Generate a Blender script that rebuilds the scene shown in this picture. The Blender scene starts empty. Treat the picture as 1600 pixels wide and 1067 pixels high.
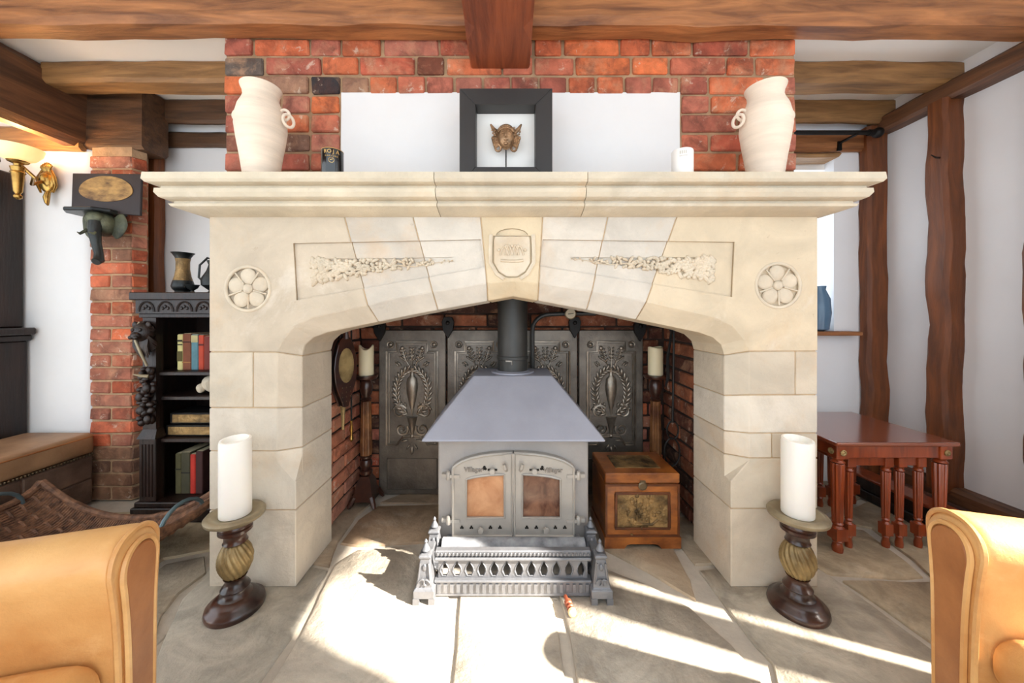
import bpy, bmesh, math, random
from mathutils import Vector, Matrix, noise
random.seed(7)
R = math.radians
PI = math.pi
scene = bpy.context.scene
COL = scene.collection

# ------------------------------------------------------------------ camera, world, sun, exposure
FPX, VX, VY, CH = 560.0, 795.0, 490.0, 0.934
cam = bpy.data.cameras.new('camera'); camo = bpy.data.objects.new('camera', cam); COL.objects.link(camo)
cam.sensor_width = 36.0; cam.lens = 36.0 * FPX / 1600.0
cam.shift_x = 5 / 1600.0; cam.shift_y = -43.5 / 1600.0
cam.clip_start = 0.02
camo.location = (0, 0, CH); camo.rotation_euler = (R(90), 0, 0)
scene.camera = camo

world = bpy.data.worlds.new('world'); scene.world = world; world.use_nodes = True
bg = world.node_tree.nodes['Background']
bg.inputs['Color'].default_value = (0.80, 0.905, 1.0, 1); bg.inputs['Strength'].default_value = 1.85

sun = bpy.data.lights.new('sun', 'SUN'); suno = bpy.data.objects.new('sun', sun); COL.objects.link(suno)
sun.energy = 24.0; sun.angle = R(0.8); sun.color = (1.0, 0.93, 0.82)
SUN_DIR = Vector((-0.925 * 0.838, 0.38 * 0.838, -0.545))
suno.rotation_euler = SUN_DIR.to_track_quat('-Z', 'Y').to_euler()
suno.location = (4, -1, 4)

vs = scene.view_settings
vs.view_transform = 'Standard'; vs.look = 'None'; vs.gamma = 1.0; vs.use_curve_mapping = False
vs.exposure = 0.55
scene.cycles.max_bounces = 8
scene.cycles.diffuse_bounces = 5

# ------------------------------------------------------------------ helpers
def Wp(px, py, d):
    s = FPX / d
    return Vector(((px - VX) / s, d, CH + (VY - py) / s))
def Fl(px, py):
    d = FPX * CH / (py - VY)
    return ((px - VX) * d / FPX, d)
def lin(c):
    def f(u):
        u /= 255.0
        return u / 12.92 if u <= 0.04045 else ((u + 0.055) / 1.055) ** 2.4
    return (f(c[0]), f(c[1]), f(c[2]), 1)

MATS = {}
def mat(name, col, rough=0.6, var=0.25, scale=6.0, stretch=(1, 1, 1), bump=0.15, bscale=40.0, metal=0.0,
        objcol=False, col2=None, coat=0.0, detail=6.0, spec=0.5, distort=0.0, emit=None, sss=0.0, lo=0.35, hi=0.68, patch=(), nr=0.58):
    if name in MATS: return MATS[name]
    m = bpy.data.materials.new(name); m.use_nodes = True
    nt = m.node_tree; N = nt.nodes; L = nt.links
    b = N['Principled BSDF']
    tc = N.new('ShaderNodeTexCoord'); mp = N.new('ShaderNodeMapping'); mp.inputs['Scale'].default_value = stretch
    oi = N.new('ShaderNodeObjectInfo')
    vm = N.new('ShaderNodeVectorMath'); vm.operation = 'MULTIPLY_ADD'
    L.new(oi.outputs['Random'], vm.inputs[0]); vm.inputs[1].default_value = (37, 23, 51)
    L.new(tc.outputs['Object'], vm.inputs[2]); L.new(vm.outputs[0], mp.inputs['Vector'])
    n1 = N.new('ShaderNodeTexNoise'); n1.inputs['Scale'].default_value = scale; n1.inputs['Detail'].default_value = detail
    n1.inputs['Distortion'].default_value = distort
    L.new(mp.outputs[0], n1.inputs['Vector'])
    rp = N.new('ShaderNodeValToRGB'); rp.color_ramp.elements[0].position = lo; rp.color_ramp.elements[1].position = hi
    c = lin(col)
    if objcol:
        rp.color_ramp.elements[0].color = (1 - var, 1 - var, 1 - var, 1)
        rp.color_ramp.elements[1].color = (1 + var, 1 + var, 1 + var, 1) if not col2 else tuple(list(lin(col2))[:3]) + (1,)
        mx = N.new('ShaderNodeMixRGB'); mx.blend_type = 'MULTIPLY'; mx.inputs[0].default_value = 1.0
        L.new(oi.outputs['Color'], mx.inputs[1]); L.new(rp.outputs[0], mx.inputs[2]); out = mx.outputs[0]
    else:
        c2 = lin(col2) if col2 else tuple(min(1.5, x * (1 + var)) for x in c[:3]) + (1,)
        c1 = c if col2 else tuple(x * (1 - var) for x in c[:3]) + (1,)
        rp.color_ramp.elements[0].color = c1; rp.color_ramp.elements[1].color = c2
        out = rp.outputs[0]
    n1.inputs['Roughness'].default_value = nr
    for (pc_, ps, pl0, pl1, pa) in patch:
        n3 = N.new('ShaderNodeTexNoise'); n3.inputs['Scale'].default_value = ps; n3.inputs['Detail'].default_value = 10; n3.inputs['Roughness'].default_value = .68; n3.inputs['Distortion'].default_value = .5
        L.new(vm.outputs[0], n3.inputs['Vector'])
        mr = N.new('ShaderNodeMapRange'); mr.inputs[1].default_value = pl0; mr.inputs[2].default_value = pl1; mr.inputs[4].default_value = pa
        L.new(n3.outputs['Fac'], mr.inputs[0])
        mp_ = N.new('ShaderNodeMixRGB'); mp_.inputs[2].default_value = lin(pc_)
        L.new(mr.outputs[0], mp_.inputs[0]); L.new(out, mp_.inputs[1]); out = mp_.outputs[0]
    L.new(n1.outputs['Fac'], rp.inputs[0]); L.new(out, b.inputs['Base Color'])
    b.inputs['Roughness'].default_value = rough; b.inputs['Metallic'].default_value = metal
    b.inputs['Coat Weight'].default_value = coat; b.inputs['Specular IOR Level'].default_value = spec
    if coat: b.inputs['Coat Roughness'].default_value = 0.12
    if sss:
        b.inputs['Subsurface Weight'].default_value = sss; b.inputs['Subsurface Radius'].default_value = (0.02, 0.015, 0.01)
    if bump:
        n2 = N.new('ShaderNodeTexNoise'); n2.inputs['Scale'].default_value = bscale; n2.inputs['Detail'].default_value = 10; n2.inputs['Roughness'].default_value = .65
        L.new(mp.outputs[0], n2.inputs['Vector'])
        bp = N.new('ShaderNodeBump'); bp.inputs['Strength'].default_value = bump; bp.inputs['Distance'].default_value = 0.01
        L.new(n2.outputs['Fac'], bp.inputs['Height']); L.new(bp.outputs[0], b.inputs['Normal'])
    if emit:
        b.inputs['Emission Color'].default_value = lin(emit[0]); b.inputs['Emission Strength'].default_value = emit[1]
    MATS[name] = m
    return m

def glass_mat():
    m = bpy.data.materials.new('window_glass'); m.use_nodes = True
    nt = m.node_tree; N = nt.nodes; L = nt.links
    for n in list(N): N.remove(n)
    o = N.new('ShaderNodeOutputMaterial'); mx = N.new('ShaderNodeMixShader'); mx.inputs[0].default_value = 0.06
    t = N.new('ShaderNodeBsdfTransparent'); g = N.new('ShaderNodeBsdfGlossy'); g.inputs['Roughness'].default_value = 0.02
    L.new(t.outputs[0], mx.inputs[1]); L.new(g.outputs[0], mx.inputs[2]); L.new(mx.outputs[0], o.inputs[0])
    return m

class MB:
    def __init__(s): s.v = []; s.f = []
    def add(s, vs_, fs_):
        o = len(s.v); s.v += [tuple(p) for p in vs_]; s.f += [tuple(i + o for i in f) for f in fs_]
        return s
    def box(s, x0, x1, y0, y1, z0, z1):
        return s.add([(x0,y0,z0),(x1,y0,z0),(x1,y1,z0),(x0,y1,z0),(x0,y0,z1),(x1,y0,z1),(x1,y1,z1),(x0,y1,z1)],
                     [(0,3,2,1),(4,5,6,7),(0,1,5,4),(1,2,6,5),(2,3,7,6),(3,0,4,7)])
    def obox(s, c, a, b, d):
        c, a, b, d = map(Vector, (c, a, b, d))
        P = [c + sx*a + sy*b + sz*d for sz in (-1,1) for (sx,sy) in ((-1,-1),(1,-1),(1,1),(-1,1))]
        return s.add(P, [(0,3,2,1),(4,5,6,7),(0,1,5,4),(1,2,6,5),(2,3,7,6),(3,0,4,7)])
    def prism(s, poly, f0, f1):
        n = len(poly)
        vs_ = [f0(p) for p in poly] + [f1(p) for p in poly]
        fs_ = [tuple(range(n))[::-1], tuple(range(n, 2*n))] + [(i, (i+1) % n, n+(i+1) % n, n+i) for i in range(n)]
        return s.add(vs_, fs_)
    def loft(s, rings, cap=True, closed=True):
        n = len(rings[0]); vs_ = [p for r in rings for p in r]; fs_ = []
        for k in range(len(rings)-1):
            for i in range(n if closed else n-1):
                fs_.append((k*n+i, k*n+(i+1) % n, (k+1)*n+(i+1) % n, (k+1)*n+i))
        if cap: fs_ += [tuple(range(n))[::-1], tuple((len(rings)-1)*n+i for i in range(n))]
        return s.add(vs_, fs_)
    def lathe(s, prof, c=(0,0,0), seg=28, mod=None, axis=None):
        rings = []
        for (r, z) in prof:
            ring = []
            for i in range(seg):
                a = 2*PI*i/seg
                rr = r * (mod(a, z) if mod else 1)
                p = Vector((rr*math.cos(a), rr*math.sin(a), z))
                if axis is not None: p = axis @ p
                ring.append(Vector(c) + p)
            rings.append(ring)
        return s.loft(rings)
    def tube(s, pts, r, seg=8, closed=False, flat=None):
        pts = [Vector(p) for p in pts]; n = len(pts); rings = []
        up = Vector((0.13, 0.27, 0.95)).normalized()
        prev = None
        for i, p in enumerate(pts):
            if closed: t = pts[(i+1) % n] - pts[i-1]
            else: t = pts[min(i+1, n-1)] - pts[max(i-1, 0)]
            t.normalize()
            if prev is None:
                a = t.cross(up)
                if a.length < 1e-3: a = t.cross(Vector((1,0,0)))
            else: a = prev - t*prev.dot(t)
            a.normalize(); prev = a; b = t.cross(a)
            rr = r[i] if isinstance(r, (list, tuple)) else r
            rings.append([p + rr*(math.cos(2*PI*k/seg)*a + math.sin(2*PI*k/seg)*b) for k in range(seg)])
        if closed: rings.append(rings[0])
        return s.loft(rings, cap=not closed)
    def ball(s, c, rx, ry=None, rz=None, seg=12, rings=8, rot=None):
        ry = rx if ry is None else ry; rz = rx if rz is None else rz
        rs = []
        for j in range(rings+1):
            th = PI*(0.02 + 0.96*j/rings); ring = []
            for i in range(seg):
                a = 2*PI*i/seg
                p = Vector((rx*math.sin(th)*math.cos(a), ry*math.sin(th)*math.sin(a), rz*math.cos(th)))
                if rot is not None: p = rot @ p
                ring.append(Vector(c)+p)
            rs.append(ring)
        return s.loft(rs)
    def build(s, name, m, parent=None, origin=None, bevel=0, smooth=False, angle=35, seg=1, wonky=0, wfreq=6, sub=0):
        if parent is not None:
            org = Vector((0,0,0)); q = parent
            while q is not None: org += q.location; q = q.parent
            loc = Vector((0,0,0))
        elif origin is not None: org = Vector(origin); loc = org
        else:
            xs = [p[0] for p in s.v]; ys = [p[1] for p in s.v]; zs = [p[2] for p in s.v]
            org = Vector(((min(xs)+max(xs))/2, (min(ys)+max(ys))/2, min(zs))); loc = org
        me = bpy.data.meshes.new(name)
        bm = bmesh.new()
        vv = [bm.verts.new(Vector(p)-org) for p in s.v]
        for f in s.f:
            try: bm.faces.new([vv[i] for i in f])
            except ValueError: pass
        bmesh.ops.remove_doubles(bm, verts=bm.verts, dist=1e-6)
        bmesh.ops.recalc_face_normals(bm, faces=bm.faces)
        if bevel:
            bmesh.ops.bevel(bm, geom=[e for e in bm.edges if len(e.link_faces) == 2 and e.calc_face_angle(0) > R(30)],
                            offset=bevel, segments=seg, profile=0.6, affect='EDGES', clamp_overlap=True)
        if sub: bmesh.ops.subdivide_edges(bm, edges=bm.edges[:], cuts=sub, use_grid_fill=True)
        if wonky:
            for v in bm.verts:
                w = v.co + org
                v.co += wonky * noise.noise_vector(w*wfreq)
        bm.to_mesh(me); bm.free()
        if smooth:
            for p in me.polygons: p.use_smooth = True
            me.set_sharp_from_angle(angle=R(angle))
        me.materials.append(m)
        o = bpy.data.objects.new(name, me); COL.objects.link(o); o.location = loc
        if parent is not None: o.parent = parent
        return o

def tag(o, label, cat, group=None, kind=None):
    o['label'] = label; o['category'] = cat
    if group: o['group'] = group
    if kind: o['kind'] = kind
    return o
def thing(name, label, cat, loc=(0,0,0), group=None):
    o = bpy.data.objects.new(name, None); o.empty_display_size = 0.05; COL.objects.link(o); o.location = loc
    return tag(o, label, cat, group)
def struct(o, label, cat): return tag(o, label, cat, kind='structure')
def copy_tree(o, parent=None):
    c = o.copy(); COL.objects.link(c); c.parent = parent
    for ch in list(o.children): copy_tree(ch, c)
    return c
def text_part(name, body, size, center, m, parent, depth=0.0015, mirror=False, rotz=0.0, bold=0.0, rotx=90):
    cu = bpy.data.curves.new(name, 'FONT'); cu.body = body; cu.size = size; cu.extrude = depth; cu.align_x = 'CENTER'; cu.align_y = 'CENTER'
    cu.offset = bold; cu.resolution_u = 3
    t = bpy.data.objects.new(name, cu); COL.objects.link(t)
    dg = bpy.context.evaluated_depsgraph_get()
    me = bpy.data.meshes.new_from_object(t.evaluated_get(dg)); bpy.data.objects.remove(t); bpy.data.curves.remove(cu)
    me.transform(Matrix.Rotation(rotz, 4, 'Z') @ Matrix.Rotation(R(rotx), 4, 'X'))
    me.materials.clear(); me.materials.append(m)
    o = bpy.data.objects.new(name, me); COL.objects.link(o)
    org = Vector((0,0,0)); q = parent
    while q is not None: org += q.location; q = q.parent
    o.parent = parent; o.location = Vector(center) - org
    return o

# ------------------------------------------------------------------ materials
M_plaster = mat('white_plaster', (224, 222, 221), rough=0.9, var=0.03, scale=3, bump=0.05, bscale=25)
M_wallr = mat('brightened_plaster', (247, 247, 249), rough=0.9, var=0.02, scale=3, bump=0.05, bscale=25)  # plaster copy whitened to make up for light missing on the right walls
M_ceil = mat('ceiling_plaster', (248, 246, 242), rough=0.9, var=0.02, scale=2, bump=0.04, bscale=20)
M_stone = mat('limestone', (232, 218, 196), rough=0.85, var=0.13, scale=5, objcol=True, bump=0.5, bscale=30, detail=10, distort=0.6, patch=(((206,164,112), 2.2, .55, .72, .38), ((224,214,200), 3.5, .58, .66, .4), ((150,128,104), 24, .66, .74, .5)))
M_carve = mat('carved_limestone', (210, 196, 174), rough=0.85, var=0.10, scale=12, bump=0.3, bscale=60, patch=(((196,158,112), 5, .5, .7, .35),))
M_mort = mat('lime_mortar', (196, 168, 132), rough=0.95, var=0.15, scale=20, bump=0.3, bscale=90)
M_bmort = mat('brick_mortar', (168, 136, 104), rough=0.95, var=0.25, scale=14, bump=0.5, bscale=80)
M_soot = mat('sooty_mortar', (58, 44, 36), rough=0.95, var=0.4, scale=8, bump=0.5, bscale=70)
M_brick = mat('red_brick', (180, 90, 60), rough=0.88, var=0.32, scale=14, objcol=True, bump=0.8, bscale=40, detail=10, distort=0.4, patch=(((196,150,116), 11, .50, .66, .5), ((84,48,38), 8, .53, .66, .6), ((214,196,176), 22, .60, .66, .55)))
M_flag = mat('york_flagstone', (170, 155, 135), rough=0.72, var=0.30, scale=5.5, objcol=True, bump=1.0, bscale=11, detail=14, distort=1.4, nr=.68, patch=(((206,196,178), 4.5, .55, .68, .45), ((124,104,80), 3.2, .56, .7, .45), ((92,80,66), 16, .67, .72, .5)))
M_fmort = mat('floor_mortar', (190, 180, 166), rough=0.9, var=0.12, scale=12, bump=0.3, bscale=50)
def wood(name, c1, c2, axis, rough=0.5, coat=0.0, sc=3.0, bump=0.35):
    st = [1.0, 1.0, 1.0]
    for i in range(3):
        if i != axis: st[i] = 9.0
    return mat(name, c1, rough=rough, col2=c2, scale=sc, stretch=tuple(st), bump=bump, bscale=9, distort=0.7, coat=coat, lo=0.3, hi=0.72)
M_beamX = wood('oak_beam_grain_x', (104, 62, 36), (190, 126, 76), 0)
M_beamY = wood('oak_beam_grain_y', (66, 42, 28), (128, 84, 54), 1)
M_beamZ = wood('oak_post_grain_z', (84, 44, 20), (140, 78, 36), 2)
M_joist = wood('oak_joist', (106, 74, 44), (180, 134, 84), 0)
M_beamD = wood('dark_oak_grain_x', (56, 38, 27), (108, 74, 48), 0)
M_dark = wood('dark_carved_oak', (18, 10, 7), (46, 25, 16), 2, rough=0.42, coat=0.05)
M_mahog = wood('polished_mahogany', (104, 38, 16), (160, 72, 32), 2, rough=0.28, coat=0.5, bump=0.05)
M_mtop = wood('polished_mahogany_top', (112, 54, 36), (138, 72, 48), 0, rough=0.16, coat=0.8, bump=0.02)
M_chest = mat('chest_wood', (104, 52, 18), col2=(172, 100, 40), rough=0.35, scale=9, stretch=(1, 1, 2), bump=0.1, coat=0.3)
M_chestd = mat('chest_edge', (70, 34, 14), col2=(110, 58, 24), rough=0.4, scale=12, bump=0.1)
M_gilt = mat('embossed_gilt', (60, 46, 28), col2=(180, 144, 92), rough=0.4, metal=0.5, scale=14, bump=0.8, bscale=40)
M_iron = mat('cast_iron', (112, 104, 95), rough=0.42, var=0.3, scale=8, bump=0.25, bscale=60, metal=0.65)
M_ironhi = mat('rubbed_iron_relief', (150, 138, 124), rough=0.35, var=0.3, scale=15, bump=0.15, bscale=60, metal=0.75)
M_black = mat('black_iron', (30, 27, 25), rough=0.5, var=0.3, bump=0.2, metal=0.5)
M_stove = mat('grey_stove_paint', (152, 153, 164), rough=0.55, var=0.08, scale=5, bump=0.06, bscale=120, metal=0.15)
M_stovel = mat('stove_door_casting', (170, 164, 156), rough=0.45, var=0.1, scale=8, bump=0.08, bscale=90, metal=0.3)
M_flue = mat('flue_enamel', (62, 62, 60), rough=0.45, var=0.2, scale=6, bump=0.05, metal=0.3)
M_fender = mat('fender_casting', (116, 117, 121), rough=0.42, var=0.15, scale=12, bump=0.25, bscale=90, metal=0.45)
M_amber = mat('sooted_stove_glass', (176, 120, 82), col2=(214, 162, 120), rough=0.25, scale=10, bump=0.0, distort=0.5)
M_smoke = mat('smoky_stove_glass', (84, 54, 42), col2=(140, 100, 78), rough=0.2, scale=14, bump=0.0, distort=1.0)
M_wax = mat('white_wax', (244, 240, 232), rough=0.55, var=0.02, bump=0.03, sss=0.2)
M_waxc = mat('ivory_wax', (238, 222, 184), rough=0.55, var=0.03, bump=0.03, sss=0.2)
M_terra = mat('pale_terracotta', (232, 214, 194), rough=0.9, var=0.09, scale=4, stretch=(1, 1, 9), bump=0.4, bscale=9)
M_turn = mat('dark_turned_wood', (34, 24, 22), col2=(80, 44, 30), rough=0.28, scale=8, bump=0.08, coat=0.3)
M_gold = mat('antique_gold', (116, 96, 62), col2=(186, 160, 110), rough=0.4, scale=14, bump=0.2, metal=0.45)
M_ring = mat('silvered_wood_ring', (126, 112, 88), col2=(168, 154, 126), rough=0.4, scale=10, bump=0.1, metal=0.3)
M_brass = mat('aged_brass', (140, 100, 46), col2=(206, 166, 92), rough=0.25, scale=10, bump=0.05, metal=0.9)
M_bronze = mat('bronze_mask', (104, 78, 54), col2=(190, 150, 112), rough=0.35, scale=34, bump=0.3, metal=0.55)
M_verd = mat('verdigris_bronze', (52, 56, 48), col2=(120, 120, 92), rough=0.5, scale=10, bump=0.4, metal=0.3)
M_vdark = mat('dark_bronze', (24, 26, 26), col2=(58, 60, 58), rough=0.35, scale=10, bump=0.2, metal=0.4)
M_leath = mat('tan_leather', (196, 136, 74), col2=(234, 188, 124), rough=0.42, scale=2.6, bump=0.2, bscale=70, distort=0.4, coat=0.1, patch=(((168,100,46), 3.4, .52, .72, .55), ((244,208,156), 4.6, .56, .72, .45)))
M_leathd = mat('leather_piping', (150, 92, 50), col2=(186, 124, 74), rough=0.45, scale=8, bump=0.1)
M_ott = mat('worn_leather', (116, 82, 56), col2=(172, 134, 98), rough=0.5, scale=4, bump=0.2, bscale=40)
M_ottd = mat('patched_brown_leather', (70, 52, 42), col2=(122, 96, 80), rough=0.55, scale=7, bump=0.35, bscale=50)
M_wick = mat('wicker', (72, 46, 32), col2=(140, 98, 70), rough=0.7, scale=40, bump=0.4, bscale=90)
M_rope = mat('blue_grey_metal', (96, 116, 122), rough=0.45, var=0.15, metal=0.4, bump=0.1)
M_frame = mat('black_frame', (40, 37, 36), rough=0.45, var=0.1, scale=8, bump=0.05)
M_white = mat('white_board', (240, 236, 230), rough=0.8, var=0.02, bump=0)
M_blkgl = mat('black_candle_glass', (16, 15, 15), rough=0.12, var=0.2, bump=0, coat=0.5)
M_goldl = mat('gold_lettering', (214, 176, 110), rough=0.3, var=0.05, bump=0, metal=0.6)
M_ceram = mat('white_ceramic', (240, 236, 230), rough=0.45, var=0.02, bump=0.02)
M_cgrey = mat('embossed_grey', (196, 190, 182), rough=0.5, var=0.05, bump=0)
M_book = mat('book_cloth', (120, 60, 40), rough=0.75, var=0.15, scale=20, objcol=True, bump=0.1)
M_glow = mat('alabaster_lamp_shade', (250, 226, 176), rough=0.4, var=0.06, scale=8, bump=0, emit=((255, 200, 120), 0.55))
M_pict = mat('picture_ground', (40, 26, 24), rough=0.5, var=0.3, scale=8, bump=0.1)
M_sepia = mat('sepia_oval', (96, 64, 30), col2=(206, 158, 88), rough=0.5, scale=12, stretch=(1, 1, 2), bump=0.1)
M_blue = mat('blue_glass', (92, 122, 150), rough=0.15, var=0.1, bump=0)
M_nail = mat('nail_heads', (110, 96, 76), rough=0.3, var=0.1, bump=0, metal=0.8)
M_dial = mat('gauge_dial', (206, 190, 160), rough=0.4, var=0.05, bump=0)
M_ash = mat('ash_lip', (110, 112, 118), col2=(176, 178, 182), rough=0.6, scale=16, bump=0.3, metal=0.2)
M_redw = mat('red_handle', (142, 70, 44), rough=0.5, var=0.2, bump=0.1)
M_pale = mat('pale_tip', (222, 190, 140), rough=0.5, var=0.1, bump=0)
M_glass = glass_mat()

# ------------------------------------------------------------------ dimensions of the place
CX = 0.0155            # fireplace centre
YF, YB = 1.225, 1.475  # surround front and back
YW = 2.0               # far wall
XR, XL = 2.06, -3.1
ZC = 2.08
YN = -0.95

# ------------------------------------------------------------------ floor and flagstones
floor = MB().box(XL, XR, YN, YW+0.05, -0.08, -0.009).build('floor', M_fmort, origin=(0, 0, 0))
struct(floor, 'old stone flag floor with pale mortar joints', 'floor')
def jitter_poly(poly, step=0.035, amp=0.004):
    out = []
    n = len(poly)
    for i in range(n):
        a = Vector((poly[i][0], poly[i][1], 0)); b = Vector((poly[(i+1) % n][0], poly[(i+1) % n][1], 0))
        k = max(1, int((b-a).length/step))
        for j in range(k):
            p = a.lerp(b, j/k); w = noise.noise_vector(p*9.0)*amp + noise.noise_vector(p*30.0)*amp*0.5
            out.append((p.x+w.x, p.y+w.y))
    return out
FCOLS = [(186,178,164), (174,164,148), (182,172,156), (164,156,144), (188,178,160), (172,158,138)]
def flag(poly, col=None, top=0.0):
    p = jitter_poly(poly)
    a = sum(p[i][0]*p[(i+1) % len(p)][1]-p[(i+1) % len(p)][0]*p[i][1] for i in range(len(p)))
    if a < 0: p = p[::-1]
    cx = sum(q[0] for q in p)/len(p); cy = sum(q[1] for q in p)/len(p)
    def sh(q, k):
        d = math.hypot(q[0]-cx, q[1]-cy); return (q[0]+(cx-q[0])*k/d, q[1]+(cy-q[1])*k/d)
    r = [[(q[0], q[1], -0.03) for q in p], [(q[0], q[1], top-0.004) for q in p], [(*sh(q, 0.004), top) for q in p]]
    o = MB().loft([[Vector(v) for v in ring] for ring in r]).build('flagstone', M_flag, floor, smooth=True, angle=50)
    cc = col or random.choice(FCOLS); gg = sum(cc)/3; o.color = lin(tuple(gg+(q-gg)*.8 for q in cc)); return o
def pxflag(pts, **k): return flag([Fl(*q) for q in pts], **k)
pxflag([(403,1067),(462,985),(512,890),(470,880),(330,880),(316,905),(285,935),(250,1010),(232,1067),(180,1180),(330,1180)], col=(186,176,158))
pxflag([(424,1067),(470,990),(524,880),(560,858),(640,852),(668,880),(702,910),(697,990),(688,1067),(684,1180),(355,1180)], col=(188,174,154))
pxflag([(708,1067),(716,990),(719,905),(855,905),(872,985),(882,1067),(900,1180),(704,1180)], col=(190,176,156))
pxflag([(902,1067),(890,990),(870,905),(930,880),(1010,912),(1078,948),(1140,1003),(1183,1052),(1192,1067),(1260,1180),(922,1180)], col=(176,164,146))
pxflag([(1215,1067),(1207,1035),(1182,1008),(1148,965),(1092,890),(1140,885),(1275,885),(1305,905),(1370,950),(1462,1018),(1500,1067),(1590,1180),(1290,1180)], col=(180,166,144))
pxflag([(945,858),(1000,885),(1088,936),(1078,905),(1052,855),(1036,832),(960,822),(936,835)], col=(176,152,122))
pxflag([(1060,848),(1086,880),(1250,880),(1250,820),(1100,800),(1042,812)], col=(176,156,128))
pxflag([(1262,885),(1300,896),(1400,903),(1442,900),(1418,878),(1350,828),(1270,815),(1262,850)], col=(184,162,128))
pxflag([(1316,906),(1380,948),(1470,1012),(1520,1010),(1620,1000),(1560,925),(1452,908)], col=(182,160,128))
pxflag([(1290,810),(1362,824),(1430,876),(1456,900),(1560,915),(1600,880),(1500,800),(1400,765)], col=(170,148,116))
pxflag([(532,848),(560,812),(590,790),(690,788),(684,845),(600,850),(560,852)], col=(170,140,108))
pxflag([(594,784),(640,766),(760,764),(900,764),(1000,770),(1032,806),(960,815),(920,830),(692,830),(694,786)], col=(160,134,106))
pxflag([(514,884),(528,846),(556,806),(580,786),(560,772),(500,790),(420,850),(470,875)], col=(166,142,114))
pxflag([(322,893),(280,925),(252,960),(236,1010),(200,1067),(150,1000),(190,930),(260,880),(320,868)], col=(172,158,136))
pxflag([(190,920),(255,872),(330,858),(400,820),(330,795),(180,800),(60,850),(60,920)], col=(180,160,126))
pxflag([(330,788),(420,812),(540,770),(520,745),(380,745),(300,760)], col=(160,136,106))
pxflag([(1050,800),(1100,792),(1260,808),(1290,800),(1390,758),(1200,740),(1040,770)], col=(165,142,112))
# coarse flags filling the rest of the room floor, out of view
yy = YN
while yy < 0.70:
    xx = XL; hgt = random.uniform(0.45, 0.62); hgt = min(hgt, 0.76-yy)
    while xx < XR:
        w_ = random.uniform(0.5, 0.9); x1 = min(xx+w_, XR)
        if x1-xx > 0.1: flag([(xx+.015, yy+.015), (x1-.015, yy+.015), (x1-.015, yy+hgt-.015), (xx+.015, yy+hgt-.015)], top=-.003)
        xx = x1
    yy += hgt
for (a, b, c, d) in [(-3.08,-2.3,.8,1.3), (-2.27,-1.55,.8,1.13), (-3.08,-2.6,1.33,1.75), (-1.52,-1.0,.8,1.05), (1.5,2.03,.8,1.1)]:
    flag([(a, c), (b, c), (b, d), (a, d)], top=-.004)

# ------------------------------------------------------------------ walls, ceiling
ceil = MB().box(XL, XR+0.06, YN, YW+0.1, ZC, ZC+0.06).build('ceiling', M_ceil); struct(ceil, 'white plaster ceiling between oak joists', 'ceiling')
wb = MB().box(XL, -1.03, YW, YW+0.1, 0, ZC).build('wall_back_left', M_plaster); struct(wb, 'white plaster wall of the alcove left of the chimney', 'wall')
# right alcove wall with window hole
wx0, wx1, wz0, wz1 = 1.12, 1.814, 0.837, 1.80
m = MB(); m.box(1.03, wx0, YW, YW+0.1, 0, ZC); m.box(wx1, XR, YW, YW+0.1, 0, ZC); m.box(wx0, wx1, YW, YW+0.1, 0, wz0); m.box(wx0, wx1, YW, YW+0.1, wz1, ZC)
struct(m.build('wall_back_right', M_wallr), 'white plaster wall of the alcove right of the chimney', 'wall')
# right wall with sunny window, nearer than the frame shows
sy0, sy1, sz0, sz1 = -0.07, 0.39, 0.55, 1.92
ty_0, ty_1, tz_0, tz_1 = 0.515, 0.572, 0.55, 1.24
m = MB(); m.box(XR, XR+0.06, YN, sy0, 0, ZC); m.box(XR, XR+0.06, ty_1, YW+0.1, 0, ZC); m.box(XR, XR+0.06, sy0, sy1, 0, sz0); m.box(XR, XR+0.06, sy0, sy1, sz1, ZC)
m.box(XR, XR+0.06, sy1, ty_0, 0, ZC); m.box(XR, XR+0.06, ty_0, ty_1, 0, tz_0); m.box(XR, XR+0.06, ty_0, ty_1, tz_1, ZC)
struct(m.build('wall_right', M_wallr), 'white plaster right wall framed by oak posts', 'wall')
m = MB(); m.box(XL-.1, XL, YN, -.85, 0, ZC); m.box(XL-.1, XL, 1.2, YW+.1, 0, ZC); m.box(XL-.1, XL, -.85, 1.2, 0, .15); m.box(XL-.1, XL, -.85, 1.2, 2.0, ZC)
struct(m.build('wall_left', M_plaster), 'white plaster far left wall', 'wall')
# left nib wall with rounded end
pts = [(XL, 1.80), (-2.14, 1.80), (-2.115, 1.807), (-2.10, 1.825), (-2.096, 1.86), (-2.096, 1.95), (XL, 1.95)]
m = MB().prism(pts, lambda p: Vector((p[0], p[1], 0)), lambda p: Vector((p[0], p[1], ZC)))
struct(m.build('wall_left_nib', M_plaster, smooth=True), 'white plaster wall behind the brass sconce', 'wall')

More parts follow.
